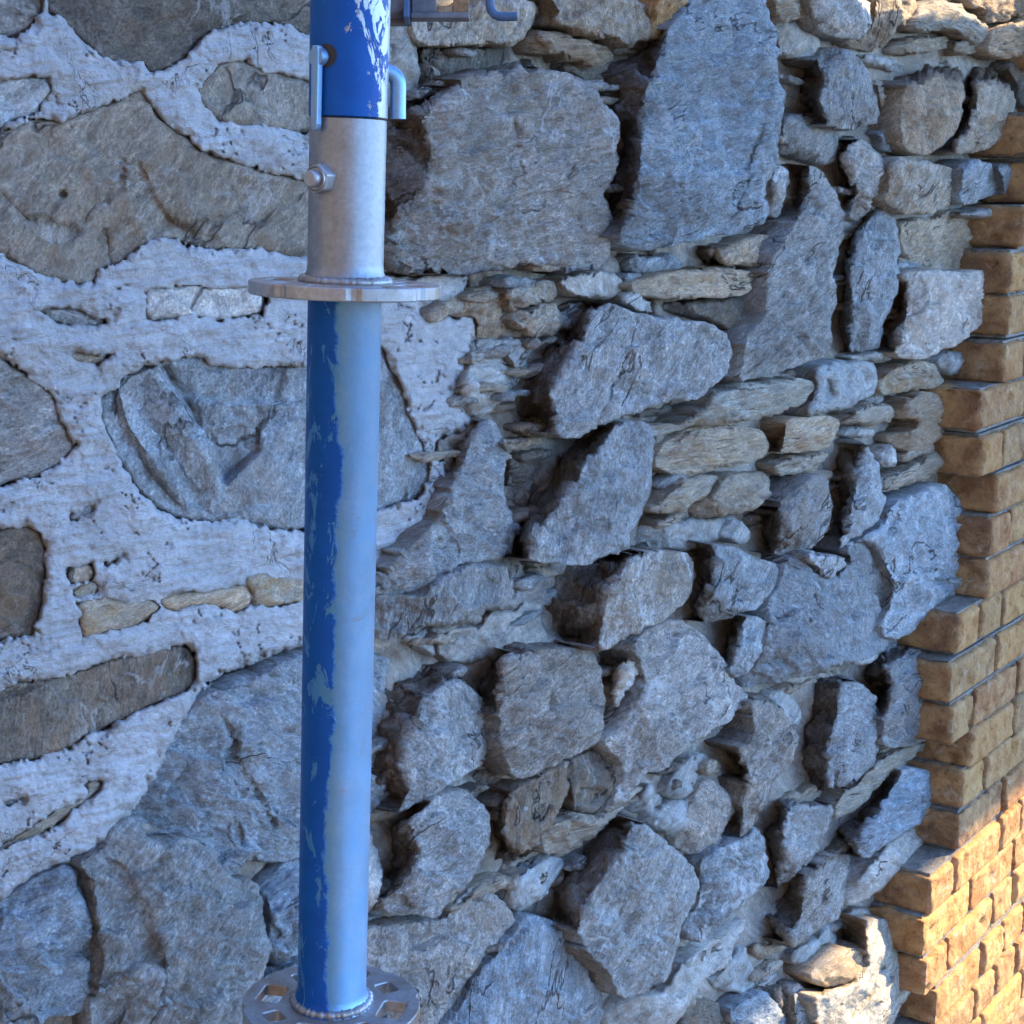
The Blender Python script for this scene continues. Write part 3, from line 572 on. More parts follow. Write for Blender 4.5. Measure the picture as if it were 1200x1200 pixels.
 ('l','F',7.4,'790,230 880,190 950,230 965,300 930,350 870,390 800,400 720,350 830,330 840,290 780,280',''),
 ('l','F',6.2,'600,290 640,250 720,235 775,250 770,290 700,310 610,310',''),
 ('c','F',5.2,'595,330 650,310 715,330 680,355 600,355',''),
 ('c','F',6.6,'905,80 960,55 1005,80 990,130 940,150 915,120',''),
 ('c','F',6.4,'960,180 990,160 1015,180 1000,205 965,200',''),
 ('c','F',5.8,'965,240 1000,230 995,290 960,340 935,340',''),
 ('p','F',6.2,'715,390 770,370 785,435 725,460',''),
 ('l','F',6.6,'785,400 895,370 900,400 790,435',''),
 ('l','F',7.4,'725,530 740,480 830,440 920,390 950,380 945,420 890,490 800,515',''),
 ('k','F',9,'340,900 380,850 400,760 440,740 480,790 560,830 620,760 600,720 680,690 720,760 760,860 730,940 720,1000 760,1030 700,1080 620,1110 520,1140 440,1160 340,1180 270,1190 250,1165 330,1060 345,990','','500,900,.8,40 640,800,-.8,18 420,1000,.4,30 640,1000,-.5,30 680,900,.5'),
 ('k','F',8.6,'600,720 640,690 730,640 745,580 780,560 840,540 910,500 960,520 1000,590 1030,640 1030,700 1010,790 1005,870 920,900 870,940 830,1000 760,1035 715,1000 730,940 760,860 720,760 680,690','','900,640,.6,30 850,780,.4,25 930,830,-.9,14 800,880,-.6,20'),
 ('q','F',9.6,'455,735 520,740 590,750 615,770 580,795 570,830 540,830 500,790',''),
 ('k','F',8.5,'70,920 110,840 80,740 150,710 230,710 290,750 370,770 395,830 340,880 320,920 280,930 200,960 150,970 90,960','165,718 230,719 290,754 368,774 390,830 337,877 317,916 200,955 150,965 128,920 155,830','270,810,.4,14'),
 ('k','F',7.5,'120,1000 200,960 270,950 320,950 335,1010 320,1060 290,1120 240,1160 210,1130 180,1060','250,975 318,955 331,1010 287,1118 240,1155 225,1110 243,1030'),
 ('c','F',7,'610,1100 700,1070 720,1090 640,1120',''),
]

# ------------------------------------------------------------------ the rubble wall
wall = empty('rubble_stone_wall', tuple(WO - np.array([0, 0, CAMZ])), 'rough grey rubble stone wall, white mortar pointing on its left half and bare deep joints on its right', 'wall')
def parse_ex(reg, s):
    out = []
    ln = 0
    for p in (s or '').split():
        if p == '|': ln += 1; continue
        q = [float(x) for x in p.split(',')]; xy = q[:2] if reg == 'P' else [q[0] * .35 + OFF[reg][0], q[1] * .35 + OFF[reg][1]]
        out.append((*xy, *q[2:]) if '|' not in s else (*xy, q[2], 26., ln))
    return out
built = []
k = 0
for m, reg, H, o, ex, *fc in LEFT:
    O = pts(reg, o); k += 1
    Oc = O.mean(0); O = Oc + (O - Oc) * 1.0
    nn = O - np.roll(O, 1, 0)
    F = O.mean(0) + (O - O.mean(0)) * .965 if fc else None
    P, Fc, sd_ = build_stone(O, F, H, parse_ex(reg, ex), h0=H - .5, seed=k, drop=.7, rough=.45, facets=True, flat=True)
    built.append((poly_area := abs(np.sum(O[:, 0] * np.roll(O[:, 1], -1) - np.roll(O[:, 0], -1) * O[:, 1])) / 2, m, P, Fc, sd_))
for t in RIGHT:
    m, reg, H, o, f = t[:5]; ex = t[5] if len(t) > 5 else ''
    O = pts(reg, o); F = pts(reg, f) if f else None; k += 1
    soft = m == 'm'; H = H * .86 + .35
    P, Fc, sd_ = build_stone(O, F, H, parse_ex(reg, ex), seed=k, drop=2.4 if soft else 1.3, rough=.55 if soft else .7 if m == 'c' else .5 if m == 'l' and H > 7.3 and reg == 'I' else 1.0, facets=not soft)
    built.append((abs(np.sum(O[:, 0] * np.roll(O[:, 1], -1) - np.roll(O[:, 0], -1) * O[:, 1])) / 2, m, P, Fc, sd_))
stones = sorted([b for b in built if b[1] != 'm'], key=lambda b: -b[0])
LBL = {'o': 'rust orange stone', 't': 'brown weathered stone', 'p': 'pale stone', 'd': 'dark brownish stone', 'q': 'grey stone veined with white quartz', 'l': 'thin layered tan stone', 'b': 'brownish grey stone', 'k': 'blue grey stone'}
def merged(items, name, mats):
    V = []; Fs = []; A = []; mi = []; n0 = 0
    ml = sorted({b[1] for b in items})
    for b in items:
        V.append(b[2]); Fs += [(x + n0, y + n0, z + n0) for x, y, z in b[3]]; A.append(b[4]); mi += [ml.index(b[1])] * len(b[3]); n0 += len(b[2])
    o = mesh_obj(name, np.vstack(V), Fs, mats[ml[0]], wall, np.vstack(V).mean(0), attrs={'side': np.concatenate(A)})
    for q in ml[1:]: o.data.materials.append(mats[q])
    o.data.polygons.foreach_set('material_index', mi); return o
for a, m, P, Fc, sd_ in stones[:98]:
    o = mesh_obj('stone', P, Fc, M[m], wall, P.mean(0), attrs={'side': sd_})
    if m in LBL: o['label'] = LBL[m]
if len(stones) > 98:
    o = merged(stones[98:], 'small_stone', M); o['kind'] = 'stuff'
for a, m, P, Fc, sd_ in [b for b in built if b[1] == 'm']:
    o = mesh_obj('mortar_patch', P, Fc, M[m], wall, P.mean(0), attrs={'side': sd_ * 0})

# white pointing between the left hand stones
def grid_mesh(x0, x1, y0, y1, st, hfun, keep, name, material):
    xs = np.arange(x0, x1 + .1, st); ys = np.arange(y0, y1 + .1, st)
    X, Y = np.meshgrid(xs, ys); g = np.c_[X.ravel(), Y.ravel()]
    kp = keep(g); nx = len(xs)
    h = np.full(len(g), -2.); h[kp] = hfun(g[kp])
    P = un(g, h * .01)
    f = []
    idx = np.arange(len(g)).reshape(len(ys), nx)
    a, b, c, d = idx[:-1, :-1].ravel(), idx[:-1, 1:].ravel(), idx[1:, 1:].ravel(), idx[1:, :-1].ravel()
    ok = kp[a] & kp[b] & kp[c] & kp[d]
    q = np.c_[a, d, c, b][ok]
    used = np.unique(q); mp = -np.ones(len(g), int); mp[used] = np.arange(len(used))
    return P[used], mp[q]
LP = [pts(reg, o) for m, reg, H, o, ex, *fc in LEFT]; LH = [t[2] for t in LEFT]
def pointing_h(g):
    z = np.c_[g, np.zeros(len(g))]
    dn = 4.2 * nz(z, 1 / 11., 4) + 4.0 * nz(z + 50, 1 / 34., 3)
    d = np.where(inside(g, POINTED), 1, -1) * dist_poly(g, POINTED)
    lim = np.full(len(g), -2.5)
    for p, H in zip(LP, LH):
        ins = inside(g, p); near = np.where(ins | (dist_poly(g, p) < 40))[0]
        if len(near) == 0: continue
        dd = dist_poly(g[near], p) * np.where(ins[near], -1, 1)
        better = dd < d[near]
        d[near] = np.where(better, dd, d[near]); lim[near] = np.where(better, H - 1.5, lim[near])
    d = d + dn + 3.5 + 1.0 * nz(z + 21, 1 / 4.5, 3)
    top = 2.1 + .42 * nz(z, 1 / 70., 3) + .13 * nz(z + 9, 1 / 18., 3) + .09 * nz(z + 33, 1 / 6.5, 4)
    zz = z.copy(); zz[:, 0] = z[:, 0] * .30 - z[:, 1] * .05; zz[:, 1] = z[:, 1] + z[:, 0] * .22
    rw = np.array([noise.ridged_multi_fractal(Vector((x / 16., y / 9., 3.)), .9, 2.1, 4, 1., 2.) for x, y, _ in zz])
    top += .20 * nz(zz + 5, 1 / 11., 4) - .16 * (rw - 1.2)                                  # trowel drags
    rid = nz(z + 71, 1 / 34., 4); top -= .4 * np.exp(-(rid / .02) ** 2) * (nz(z + 17, 1 / 60., 2) > .2)   # tears
    fe = np.clip(.5 + 1.4 * nz(z + 61, 1 / 55., 2), 0, 1); s = np.clip(d / (5. + 16. * fe), 0, 1); lim = np.where(d >= 0, lim + 1.35 * fe, lim); prof = np.sqrt(np.clip(1 - (1 - s) ** 2, 0, 1))
    h = lim + (top - lim) * prof
    return np.where(d < -5, lim - 6., np.where(d < 0, lim - .6, h))
V, Q = grid_mesh(-60, 620, -60, 1100, 2.2, pointing_h, lambda g: inside(g, POINTED) | (dist_poly(g, POINTED) < 8), 'pointing', M['w'])
nr = np.zeros_like(V)
mesh_obj('white_pointing', V, Q, M['w'], wall, V.mean(0))
V, Q = grid_mesh(-452, -58, -60, 1120, 7, pointing_h, lambda g: inside(g, POINTED), 'pointing', M['w'])
mesh_obj('white_pointing', V, Q, M['w'], wall, V.mean(0))
# recessed bedding mortar behind everything
def bed_h(g):
    z = np.c_[g, np.zeros(len(g))]
    return np.where(inside(g, POINTED), -2.4, .0) + np.where(inside(g, POINTED), .15, 1.) * (1.2 * nz(z, 1 / 60., 3) + .6 * nz(z, 1 / 16., 3)) + np.where(g[:, 0] > 760, 1.6, np.where((g[:, 0] < 400) & (g[:, 1] > 760), -1.5, .7))
V, Q = grid_mesh(-500, 1300, -420, 1640, 6, bed_h, lambda g: np.ones(len(g), bool), 'bed', M['m'])
mesh_obj('bedding_mortar', V, Q, M['m'], wall, V.mean(0))
# wall body and the same masonry beyond the picture
def slab(u0, u1, v0, v1, h0, h1):
    P = []
    for h in (h0, h1):
        for u, v in ((u0, v0), (u1, v0), (u1, v1), (u0, v1)): P.append(wp(u, v, h)[0])
    return np.array(P), [(3, 2, 1, 0), (4, 5, 6, 7), (0, 1, 5, 4), (1, 2, 6, 5), (2, 3, 7, 6), (3, 0, 4, 7)]
P, Fc = slab(-3.2, .95, -CAMZ, .75, -.35, -.03)
mesh_obj('wall_core', P, Fc, M['m'], wall, P.mean(0), smooth=False)
more = []
rg = random.Random(5)
def cell(x, y, wx, wy):
    n = rg.randint(6, 8); a0 = rg.uniform(0, 6)
    return np.array([(x + wx * .5 * (abs(math.cos(a)) ** .7) * np.sign(math.cos(a)) * rg.uniform(.86, 1.05), y + wy * .5 * (abs(math.sin(a)) ** .7) * np.sign(math.sin(a)) * rg.uniform(.86, 1.05)) for a in [a0 + 2 * math.pi * i / n for i in range(n)]])
y = -400
while y < 1640:
    hgt = rg.uniform(75, 130); x = -480
    while x < 1240:
        wd = rg.uniform(80, 190); cx, cy = x + wd / 2, y + hgt / 2
        far = cx + wd / 2 < -68 or cy + hgt / 2 < -28 and cx < 1100 or cy - hgt / 2 > 1268 and cx < 950
        if far:
            k += 1; lft = cx < -60 and -40 < cy < 1110
            P, Fc, sd_ = build_stone(cell(cx, cy, wd - 26 if lft else wd - 6, hgt - 26 if lft else hgt - 6), None, 3.0 if lft else rg.uniform(2, 6), seed=k, step=9, flat=lft, drop=.8 if lft else 1.5)
            more.append((1, rg.choice('gdbk'), P, Fc, sd_))
        x += wd
    y += hgt
o = merged(more, 'rubble_masonry', M); o['kind'] = 'stuff'
# thin slivers packed into the deep joints
sl = []; rs = random.Random(21)
for i in range(560):
    cx, cy = rs.uniform(430, 1150), rs.uniform(-20, 1230)
    if inside(np.array([[cx, cy]]), POINTED)[0]: continue
    if cx > 1160 - .09 * max(0, cy - 450): continue
    sc = 1.25 - .5 * (cx - 430) / 720; ln = rs.uniform(24, 58) * sc; ht = rs.uniform(7, 15) * sc
    slope = (190 - cy) / (2130 - cx) + rs.uniform(-.25, .25); ca, sa = math.cos(math.atan(slope)), math.sin(math.atan(slope))
    n_ = rs.randint(6, 8); poly = []
    for q in range(n_):
        a_ = 2 * math.pi * (q + rs.uniform(-.25, .25)) / n_; x_ = ln * .5 * np.sign(math.cos(a_)) * abs(math.cos(a_)) ** .6; y_ = ht * .5 * np.sign(math.sin(a_)) * abs(math.sin(a_)) ** .6 * rs.uniform(.8, 1.1)
        poly.append((cx + x_ * ca - y_ * sa, cy + x_ * sa + y_ * ca))
    k += 1; P, Fc, sd_ = build_stone(np.array(poly), None, rs.uniform(1.6, 4.6), seed=k, drop=.8, step=3.4)
    sl.append((1, rs.choice('ggkbblld'), P, Fc, sd_))
o = merged(sl, 'packing_sliver', M); o['kind'] = 'stuff'

# ------------------------------------------------------------------ brick pier
FH = .125
ROWS = [(1212,131,181),(1218,189,236),(1200,245,290),(1188,298,340),(1186,349,393),(1180,401,452),(1152,457,505),(1152,511,561),(1171,563,603),(1162,609,652),(1160,657,703),(1126,716,770),(1116,780,826),(1117,833,875),(1140,858,903),(1131,907,946),(1127,952,997),(1094,1030,1072),(1085,1079,1120),(1086,1126,1163),(1100,1166,1206)]
rows = []
for cx, ya, yb in ROWS:
    a, b = uv([(cx, ya), (cx, yb)], FH); rows.append((a[0], a[1], b[1]))
# even the courses
vt = np.array([r[1] for r in rows]); vb = np.array([r[2] for r in rows]); idx = np.arange(len(rows)); c0 = np.polyfit(idx, (vt + vb) / 2, 2)
mid = np.polyval(c0, idx) * .5 + (vt + vb) / 4
hgts = []
courses = []
for i, r in enumerate(rows): courses.append([r[0], mid[i]])
pitch = -np.mean(np.diff(mid))
for j in range(1, 8): courses.insert(0, [rows[0][0] + (.20 if j % 2 else .12), mid[0] + pitch * j])
lastv = courses[-1][1]; j = 0
while lastv > -CAMZ + .0: lastv -= pitch; j += 1; courses.append([.86 + .06 * (j % 2), lastv])
pier = empty('brick_pier', tuple(wp(1.6, -CAMZ, 0)[0]), 'orange and tan brick pier with toothed left edge beside the stone wall', 'brick pier')
bv = []; bf = []; bt = []
rb = random.Random(11)
def brick(u0, u1, v0, v1, h0, h1, tint, seed):
    end_shade = rb.uniform(.5, 1.)  # left end face coloured darker, its shade put into the tint
    st = .0055; us = np.linspace(u0, u1, max(2, int((u1 - u0) / st) + 1)); vs_ = np.linspace(v0, v1, 13); hs = np.linspace(h0, h1, 16)
    pos = {}; V = []
    def vid(i, j, l):
        if (i, j, l) not in pos: pos[(i, j, l)] = len(V); V.append((us[i], vs_[j], hs[l]))
        return pos[(i, j, l)]
    f = []; nu, nv, nh = len(us) - 1, len(vs_) - 1, len(hs) - 1
    for i in range(nu):
        for j in range(nv): f.append((vid(i, j, nh), vid(i + 1, j, nh), vid(i + 1, j + 1, nh), vid(i, j + 1, nh)))
    for l in range(nh):
        for j in range(nv):
            f.append((vid(0, j, l), vid(0, j, l + 1), vid(0, j + 1, l + 1), vid(0, j + 1, l)))
            f.append((vid(nu, j, l + 1), vid(nu, j, l), vid(nu, j + 1, l), vid(nu, j + 1, l + 1)))
        for i in range(nu):
            f.append((vid(i, nv, l), vid(i, nv, l + 1), vid(i + 1, nv, l + 1), vid(i + 1, nv, l)))
            f.append((vid(i, 0, l + 1), vid(i, 0, l), vid(i + 1, 0, l), vid(i + 1, 0, l + 1)))
    V = np.array(V); c = np.array([(u0 + u1) / 2, (v0 + v1) / 2, (h0 + h1) / 2]); hf = np.array([(u1 - u0) / 2, (v1 - v0) / 2, (h1 - h0) / 2])
    r = .008; q = V - c; inner = np.clip(q, -(hf - r), hf - r); dl = q - inner; ln = np.linalg.norm(dl, axis=1, keepdims=True)
    q = np.where(ln > 1e-9, inner + dl / np.maximum(ln, 1e-9) * np.minimum(ln, r), q)
    V = c + q
    P = wp(V[:, 0], V[:, 1], 0) + np.outer(V[:, 2], dN)
    s = P + seed * 1.9
    nn_ = q / (np.linalg.norm(q, axis=1, keepdims=True)); dirw = np.outer(np.sign(q[:, 0]) * (abs(q[:, 0]) > hf[0] - .002), dU) + np.outer(np.sign(q[:, 1]) * (abs(q[:, 1]) > hf[1] - .002), dZ) + np.outer(np.sign(q[:, 2]) * (abs(q[:, 2]) > hf[2] - .002), dN)
    P = P + dirw * (.0034 * nz(s, 22, 3) + .0022 * nz(s, 90, 3))[:, None] - dirw * (.011 * np.clip(nz(s + 4, 40, 3) - .22, 0, 1))[:, None]
    n0 = len(bv); bv.extend(P.tolist()); bf.extend([tuple(a + n0 for a in x) for x in f]); hd_ = np.clip((u0 + .012 - V[:, 0]) / .008, 0, 1) * end_shade; bt.extend([(tint[0] * (1 - .7 * a), max(tint[1], a), tint[2]) for a in hd_])
sd0 = 0
for ci, (u0, vm) in enumerate(courses):
    hb_ = pitch - .0075; u = u0; first = True; kk = ci
    while u < 2.3:
        L_ = (.095 if (kk % 2 == 0) else .205) if first else rb.choice((.205, .205, .098)); kk += 1
        pj = rb.uniform(-.0025, .0025); sd0 += 1
        dv = rb.uniform(-.002, .002)
        tint = (rb.random(), rb.random() ** 2, rb.random())
        brick(u, u + L_, vm - hb_ / 2 + dv, vm + hb_ / 2 + dv, -.02, FH + pj, tint, sd0)
        u += L_ + rb.uniform(.008, .012); first = False
mesh_obj('brickwork', bv, bf, M['brick'], pier, np.mean(bv, 0), attrs={'tint': np.array(bt)})
# mortar beds between the bricks (recessed, toothed with the courses)
mv = []; mf = []
for ci, (u0, vm) in enumerate(courses):
    P, Fc = slab(u0 + .012, 2.3, vm - pitch * .5 + .0006, vm + pitch * .5 - .0006, -.06, FH - .011); n0 = len(mv); mv += P.tolist(); mf += [tuple(a + n0 for a in f) for f in Fc]
mesh_obj('mortar_joint', mv, mf, M['pm'], pier, np.mean(mv, 0), smooth=False)

# ------------------------------------------------------------------ scaffold standard
def tube(P0, P1, r, seg=64, rings=1):
    ax = P1 - P0; L_ = np.linalg.norm(ax); ax = ax / L_; x = np.cross(ax, [0, 1, 0]); x /= np.linalg.norm(x); y = np.cross(ax, x)
    return ax, x, y, L_
def lathe(P0, ax, prof, seg=72):
    """prof: (distance along ax, radius)"""
    x = np.cross([0, 1., 0], ax); x /= np.linalg.norm(x); y = np.cross(ax, x)
    V = []; Fc = []
    for i, (d, r) in enumerate(prof):
        for j in range(seg):
            a = 2 * math.pi * j / seg; V.append(P0 + ax * d + (x * math.cos(a) + y * math.sin(a)) * r)
    for i in range(len(prof) - 1):
        for j in range(seg): Fc.append((i * seg + j, i * seg + (j + 1) % seg, (i + 1) * seg + (j + 1) % seg, (i + 1) * seg + j))
    return np.array(V), Fc
def at(x, y, depth):
    r = fw + (x - 600) / FPX * rt - (y - 600) / FPX * up; return CAM + r * depth
TOP = at(404.5, 331, 1.094); BOT = at(388.5, 1180, 1.186)
AX = (TOP - BOT) / np.linalg.norm(TOP - BOT)
Q = np.cross([0, 1., 0], AX); Q /= np.linalg.norm(Q); TOC = -np.cross(AX, Q)           # Q right, TOC towards or away from the viewer
if TOC[1] > 0: TOC = -TOC
def along(y): # point on the axis seen at image row y
    lo, hi = -3., 3.
    for _ in range(60):
        m_ = (lo + hi) / 2; p = TOP + AX * m_ - CAM
        if 600 - FPX * (p @ up) / (p @ fw) > y: lo = m_
        else: hi = m_
    return lo
RAD = .0243
def metal(name, paint_edge=None, paint=(.0005, .058, .25), sky_tint_wear=False, cth=.61, dirt=0, base=1., chip_lean=0.):
    m, t, b = mat(name); L = t.links; v = coords(t, rnd=False)
    sx = N(t, 'ShaderNodeSeparateXYZ'); tc = N(t, 'ShaderNodeTexCoord'); L.new(tc.outputs['Object'], sx.inputs[0])
    vs = N(t, 'ShaderNodeMapping'); vs.inputs['Scale'].default_value = (1, 1, .22); L.new(tc.outputs['Object'], vs.inputs[0])
    n1 = noise_n(t, v, 60, 8, .7); n2 = noise_n(t, v, 300, 5, .7); sc = noise_n(t, vs.outputs[0], 190, 6, .75, .5)
    zinc = mix(t, ramp(t, n1, [(.3, 0.), (.7, 1.)]), (.32 * base, .35 * base, .385 * base), (.45 * base, .485 * base, .525 * base))
    zinc = mix(t, 1., zinc, ramp(t, n2, [(.25, .8), (.7, 1.12)]), 'MULTIPLY')
    scr = ramp(t, sc, [(.62, 0.), (.72, .55)]); zinc = mix(t, scr, zinc, (.14, .13, .125))
    rust = ramp(t, noise_n(t, v, 34, 7, .7, .8), [(.60, 0.), (.76, .5)]); zinc = mix(t, rust, zinc, (.27, .22, .18))
    if dirt: zinc = mix(t, ramp(t, noise_n(t, v, 22, 8, .72, .6), [(.38, 0.), (.62, dirt)]), zinc, (.25, .20, .155))
    if sky_tint_wear:                                                        # blue of the reflected sky painted into the bare metal, plus tan flecks
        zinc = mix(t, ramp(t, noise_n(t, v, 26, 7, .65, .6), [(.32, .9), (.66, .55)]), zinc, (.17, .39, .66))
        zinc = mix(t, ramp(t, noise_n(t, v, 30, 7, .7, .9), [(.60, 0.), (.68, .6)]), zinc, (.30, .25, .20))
    col = zinc; met = .75; rou = .40
    b.inputs['Metallic'].default_value = met
    if paint_edge is not None:
        pe, soft, amp = paint_edge
        vz = N(t, 'ShaderNodeMapping'); vz.inputs['Scale'].default_value = (.6, .6, .6); L.new(tc.outputs['Object'], vz.inputs[0])
        sx_edge = math_n(t, 'ADD', math_n(t, 'MULTIPLY', noise_n(t, vz.outputs[0], 11, 3, .5, .2), .6), math_n(t, 'MULTIPLY', noise_n(t, v, 48, 8, .75, 1.0), .4))
        xl = math_n(t, 'SUBTRACT', sx.outputs['X'], math_n(t, 'MULTIPLY', sx.outputs['Z'], float(AX[0] / AX[2])))
        e = math_n(t, 'ADD', math_n(t, 'DIVIDE', xl, RAD), math_n(t, 'MULTIPLY', math_n(t, 'SUBTRACT', sx_edge, .5), amp))
        mr = N(t, 'ShaderNodeMapRange'); L.new(e, mr.inputs[0]); mr.inputs[1].default_value = pe - soft; mr.inputs[2].default_value = pe + soft; mr.inputs[3].default_value = 1; mr.inputs[4].default_value = 0
        vc = N(t, 'ShaderNodeMapping'); vc.inputs['Scale'].default_value = (1, 1, .5); L.new(tc.outputs['Object'], vc.inputs[0])
        cn_ = math_n(t, 'ADD', noise_n(t, vc.outputs[0], 58, 8, .7, .7), math_n(t, 'MULTIPLY', math_n(t, 'DIVIDE', xl, RAD), chip_lean))
        chips = ramp(t, cn_, [(cth, 1.), (cth + .012, 0.)])
        pm = math_n(t, 'MULTIPLY', mr.outputs[0], chips)
        pc = mix(t, ramp(t, noise_n(t, v, 40, 6, .7), [(.3, 0.), (.7, 1.)]), paint, (paint[0] * 2.2, paint[1] * 1.5, paint[2] * 1.35))
        fade = N(t, 'ShaderNodeMapRange'); L.new(e, fade.inputs[0]); fade.inputs[1].default_value = pe - .1; fade.inputs[2].default_value = pe + .55; fade.inputs[3].default_value = .75 if sky_tint_wear else 0.; fade.inputs[4].default_value = 0.
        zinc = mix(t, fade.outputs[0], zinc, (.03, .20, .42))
        pc = mix(t, ramp(t, noise_n(t, v, 420, 4, .7), [(.66, 0.), (.76, .4)]), pc, (.16, .25, .38))
        col = mix(t, pm, zinc, pc)
        mm_ = N(t, 'ShaderNodeMapRange'); L.new(pm, mm_.inputs[0]); mm_.inputs[3].default_value = met; mm_.inputs[4].default_value = .05; L.new(mm_.outputs[0], b.inputs['Metallic'])
        sp_ = N(t, 'ShaderNodeMapRange'); L.new(pm, sp_.inputs[0]); sp_.inputs[3].default_value = .5; sp_.inputs[4].default_value = .22; L.new(sp_.outputs[0], b.inputs['Specular IOR Level'])
        nb = bump(t, pm, .6, .0008)
    else: nb = None
    L.new(col, b.inputs['Base Color'])
    rr = N(t, 'ShaderNodeMapRange'); L.new(n1, rr.inputs[0]); rr.inputs[3].default_value = rou - .08; rr.inputs[4].default_value = rou + .2; L.new(rr.outputs[0], b.inputs['Roughness'])
    L.new(bump(t, sc, .18, .0006, nb), b.inputs['Normal'])
    return m
zincm = metal('galvanised_steel', dirt=.35); pinm = metal('sky_tinted_steel', sky_tint_wear=True); dirtm = metal('dusty_galvanised_steel', dirt=.85); lowm = metal('worn_blue_tube', (-.06, .05, 1.5), sky_tint_wear=True, cth=.565); upm = metal('blue_painted_tube', (.85, .02, 2.2), cth=.585, chip_lean=.10)
stdd = empty('scaffold_standard', tuple(BOT - AX * ((BOT[2]) / AX[2])), 'upright round scaffold pole with worn blue paint and two flat flanges', 'scaffold pole')
def part(name, V, Fc, m, parent=stdd, smooth=True):
    V = np.asarray(V); o = mesh_obj(name, V, Fc, m, None, V.mean(0), smooth)
    o.parent = parent; o.location = V.mean(0) - np.array(parent.matrix_world.translation if parent.parent is None and False else world_loc(parent)); return o
def world_loc(o):
    l = np.array(o.location); p = o.parent
    while p: l = l + np.array(p.location); p = p.parent
    return l
def auto(o, ang=35):
    m = o.data
    try:
        m.set_sharp_from_angle(angle=R_(ang))
    except Exception: pass
    return o
L = np.linalg.norm(TOP - BOT)
sl = along(138)
r = RAD
V, Fc = lathe(TOP, AX, [(sl, r - .004), (sl, r), (sl + .0005, r + .0006), (sl + .3, r + .0006), (.9, r + .0006)]); auto(part('upper_tube', V, Fc, upm))
V, Fc = lathe(TOP, AX, [(-.001, r * .9), (.0, r + .0036), (.003, r + .0022), (.007, r + .0004), (.012, r), (sl - .0012, r), (sl - .0004, r - .0015), (sl + .001, r - .004)]); auto(part('sleeve', V, Fc, metal('dull_zinc_sleeve', dirt=.16, base=.72)))
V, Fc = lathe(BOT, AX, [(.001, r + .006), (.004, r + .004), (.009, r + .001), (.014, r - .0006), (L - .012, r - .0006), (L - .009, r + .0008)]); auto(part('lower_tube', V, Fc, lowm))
zl = -(BOT[2] - .03) / AX[2]
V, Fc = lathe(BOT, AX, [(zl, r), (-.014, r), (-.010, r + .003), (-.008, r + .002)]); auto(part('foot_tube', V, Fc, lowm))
V, Fc = lathe(BOT, AX, [(zl - .03 / AX[2] + .001, .001), (zl - .03 / AX[2] + .001, .09), (zl - .03 / AX[2] + .009, .09), (zl - .03 / AX[2] + .009, .03), (zl, .02), (zl + .004, .02)]); auto(part('base_plate', V, Fc, zincm))
def weld(P0, a0, rr, name):
    V = []; Fc = []; n = 160
    prof = [(0, 0)] * 8
    for i in range(n):
        a = 2 * math.pi * i / n; lump = .0011 * noise.noise(Vector((math.cos(a) * 14, math.sin(a) * 14, a0 * 50))) + .0002 * math.sin(i * 1.3) + .0007 * noise.noise(Vector((math.cos(a) * 40, math.sin(a) * 40, a0 * 90)))
        for j in range(8):
            b = 2 * math.pi * j / 8; V.append(P0 + AX * (a0 + (.0032 + lump) * math.sin(b)) + (Q * math.cos(a) + TOC * math.sin(a)) * (rr + (.0034 + lump) * math.cos(b)))
    for i in range(n):
        for j in range(8): Fc.append((i * 8 + j, i * 8 + (j + 1) % 8, ((i + 1) % n) * 8 + (j + 1) % 8, ((i + 1) % n) * 8 + j))
    return part(name, V, Fc, dirtm)
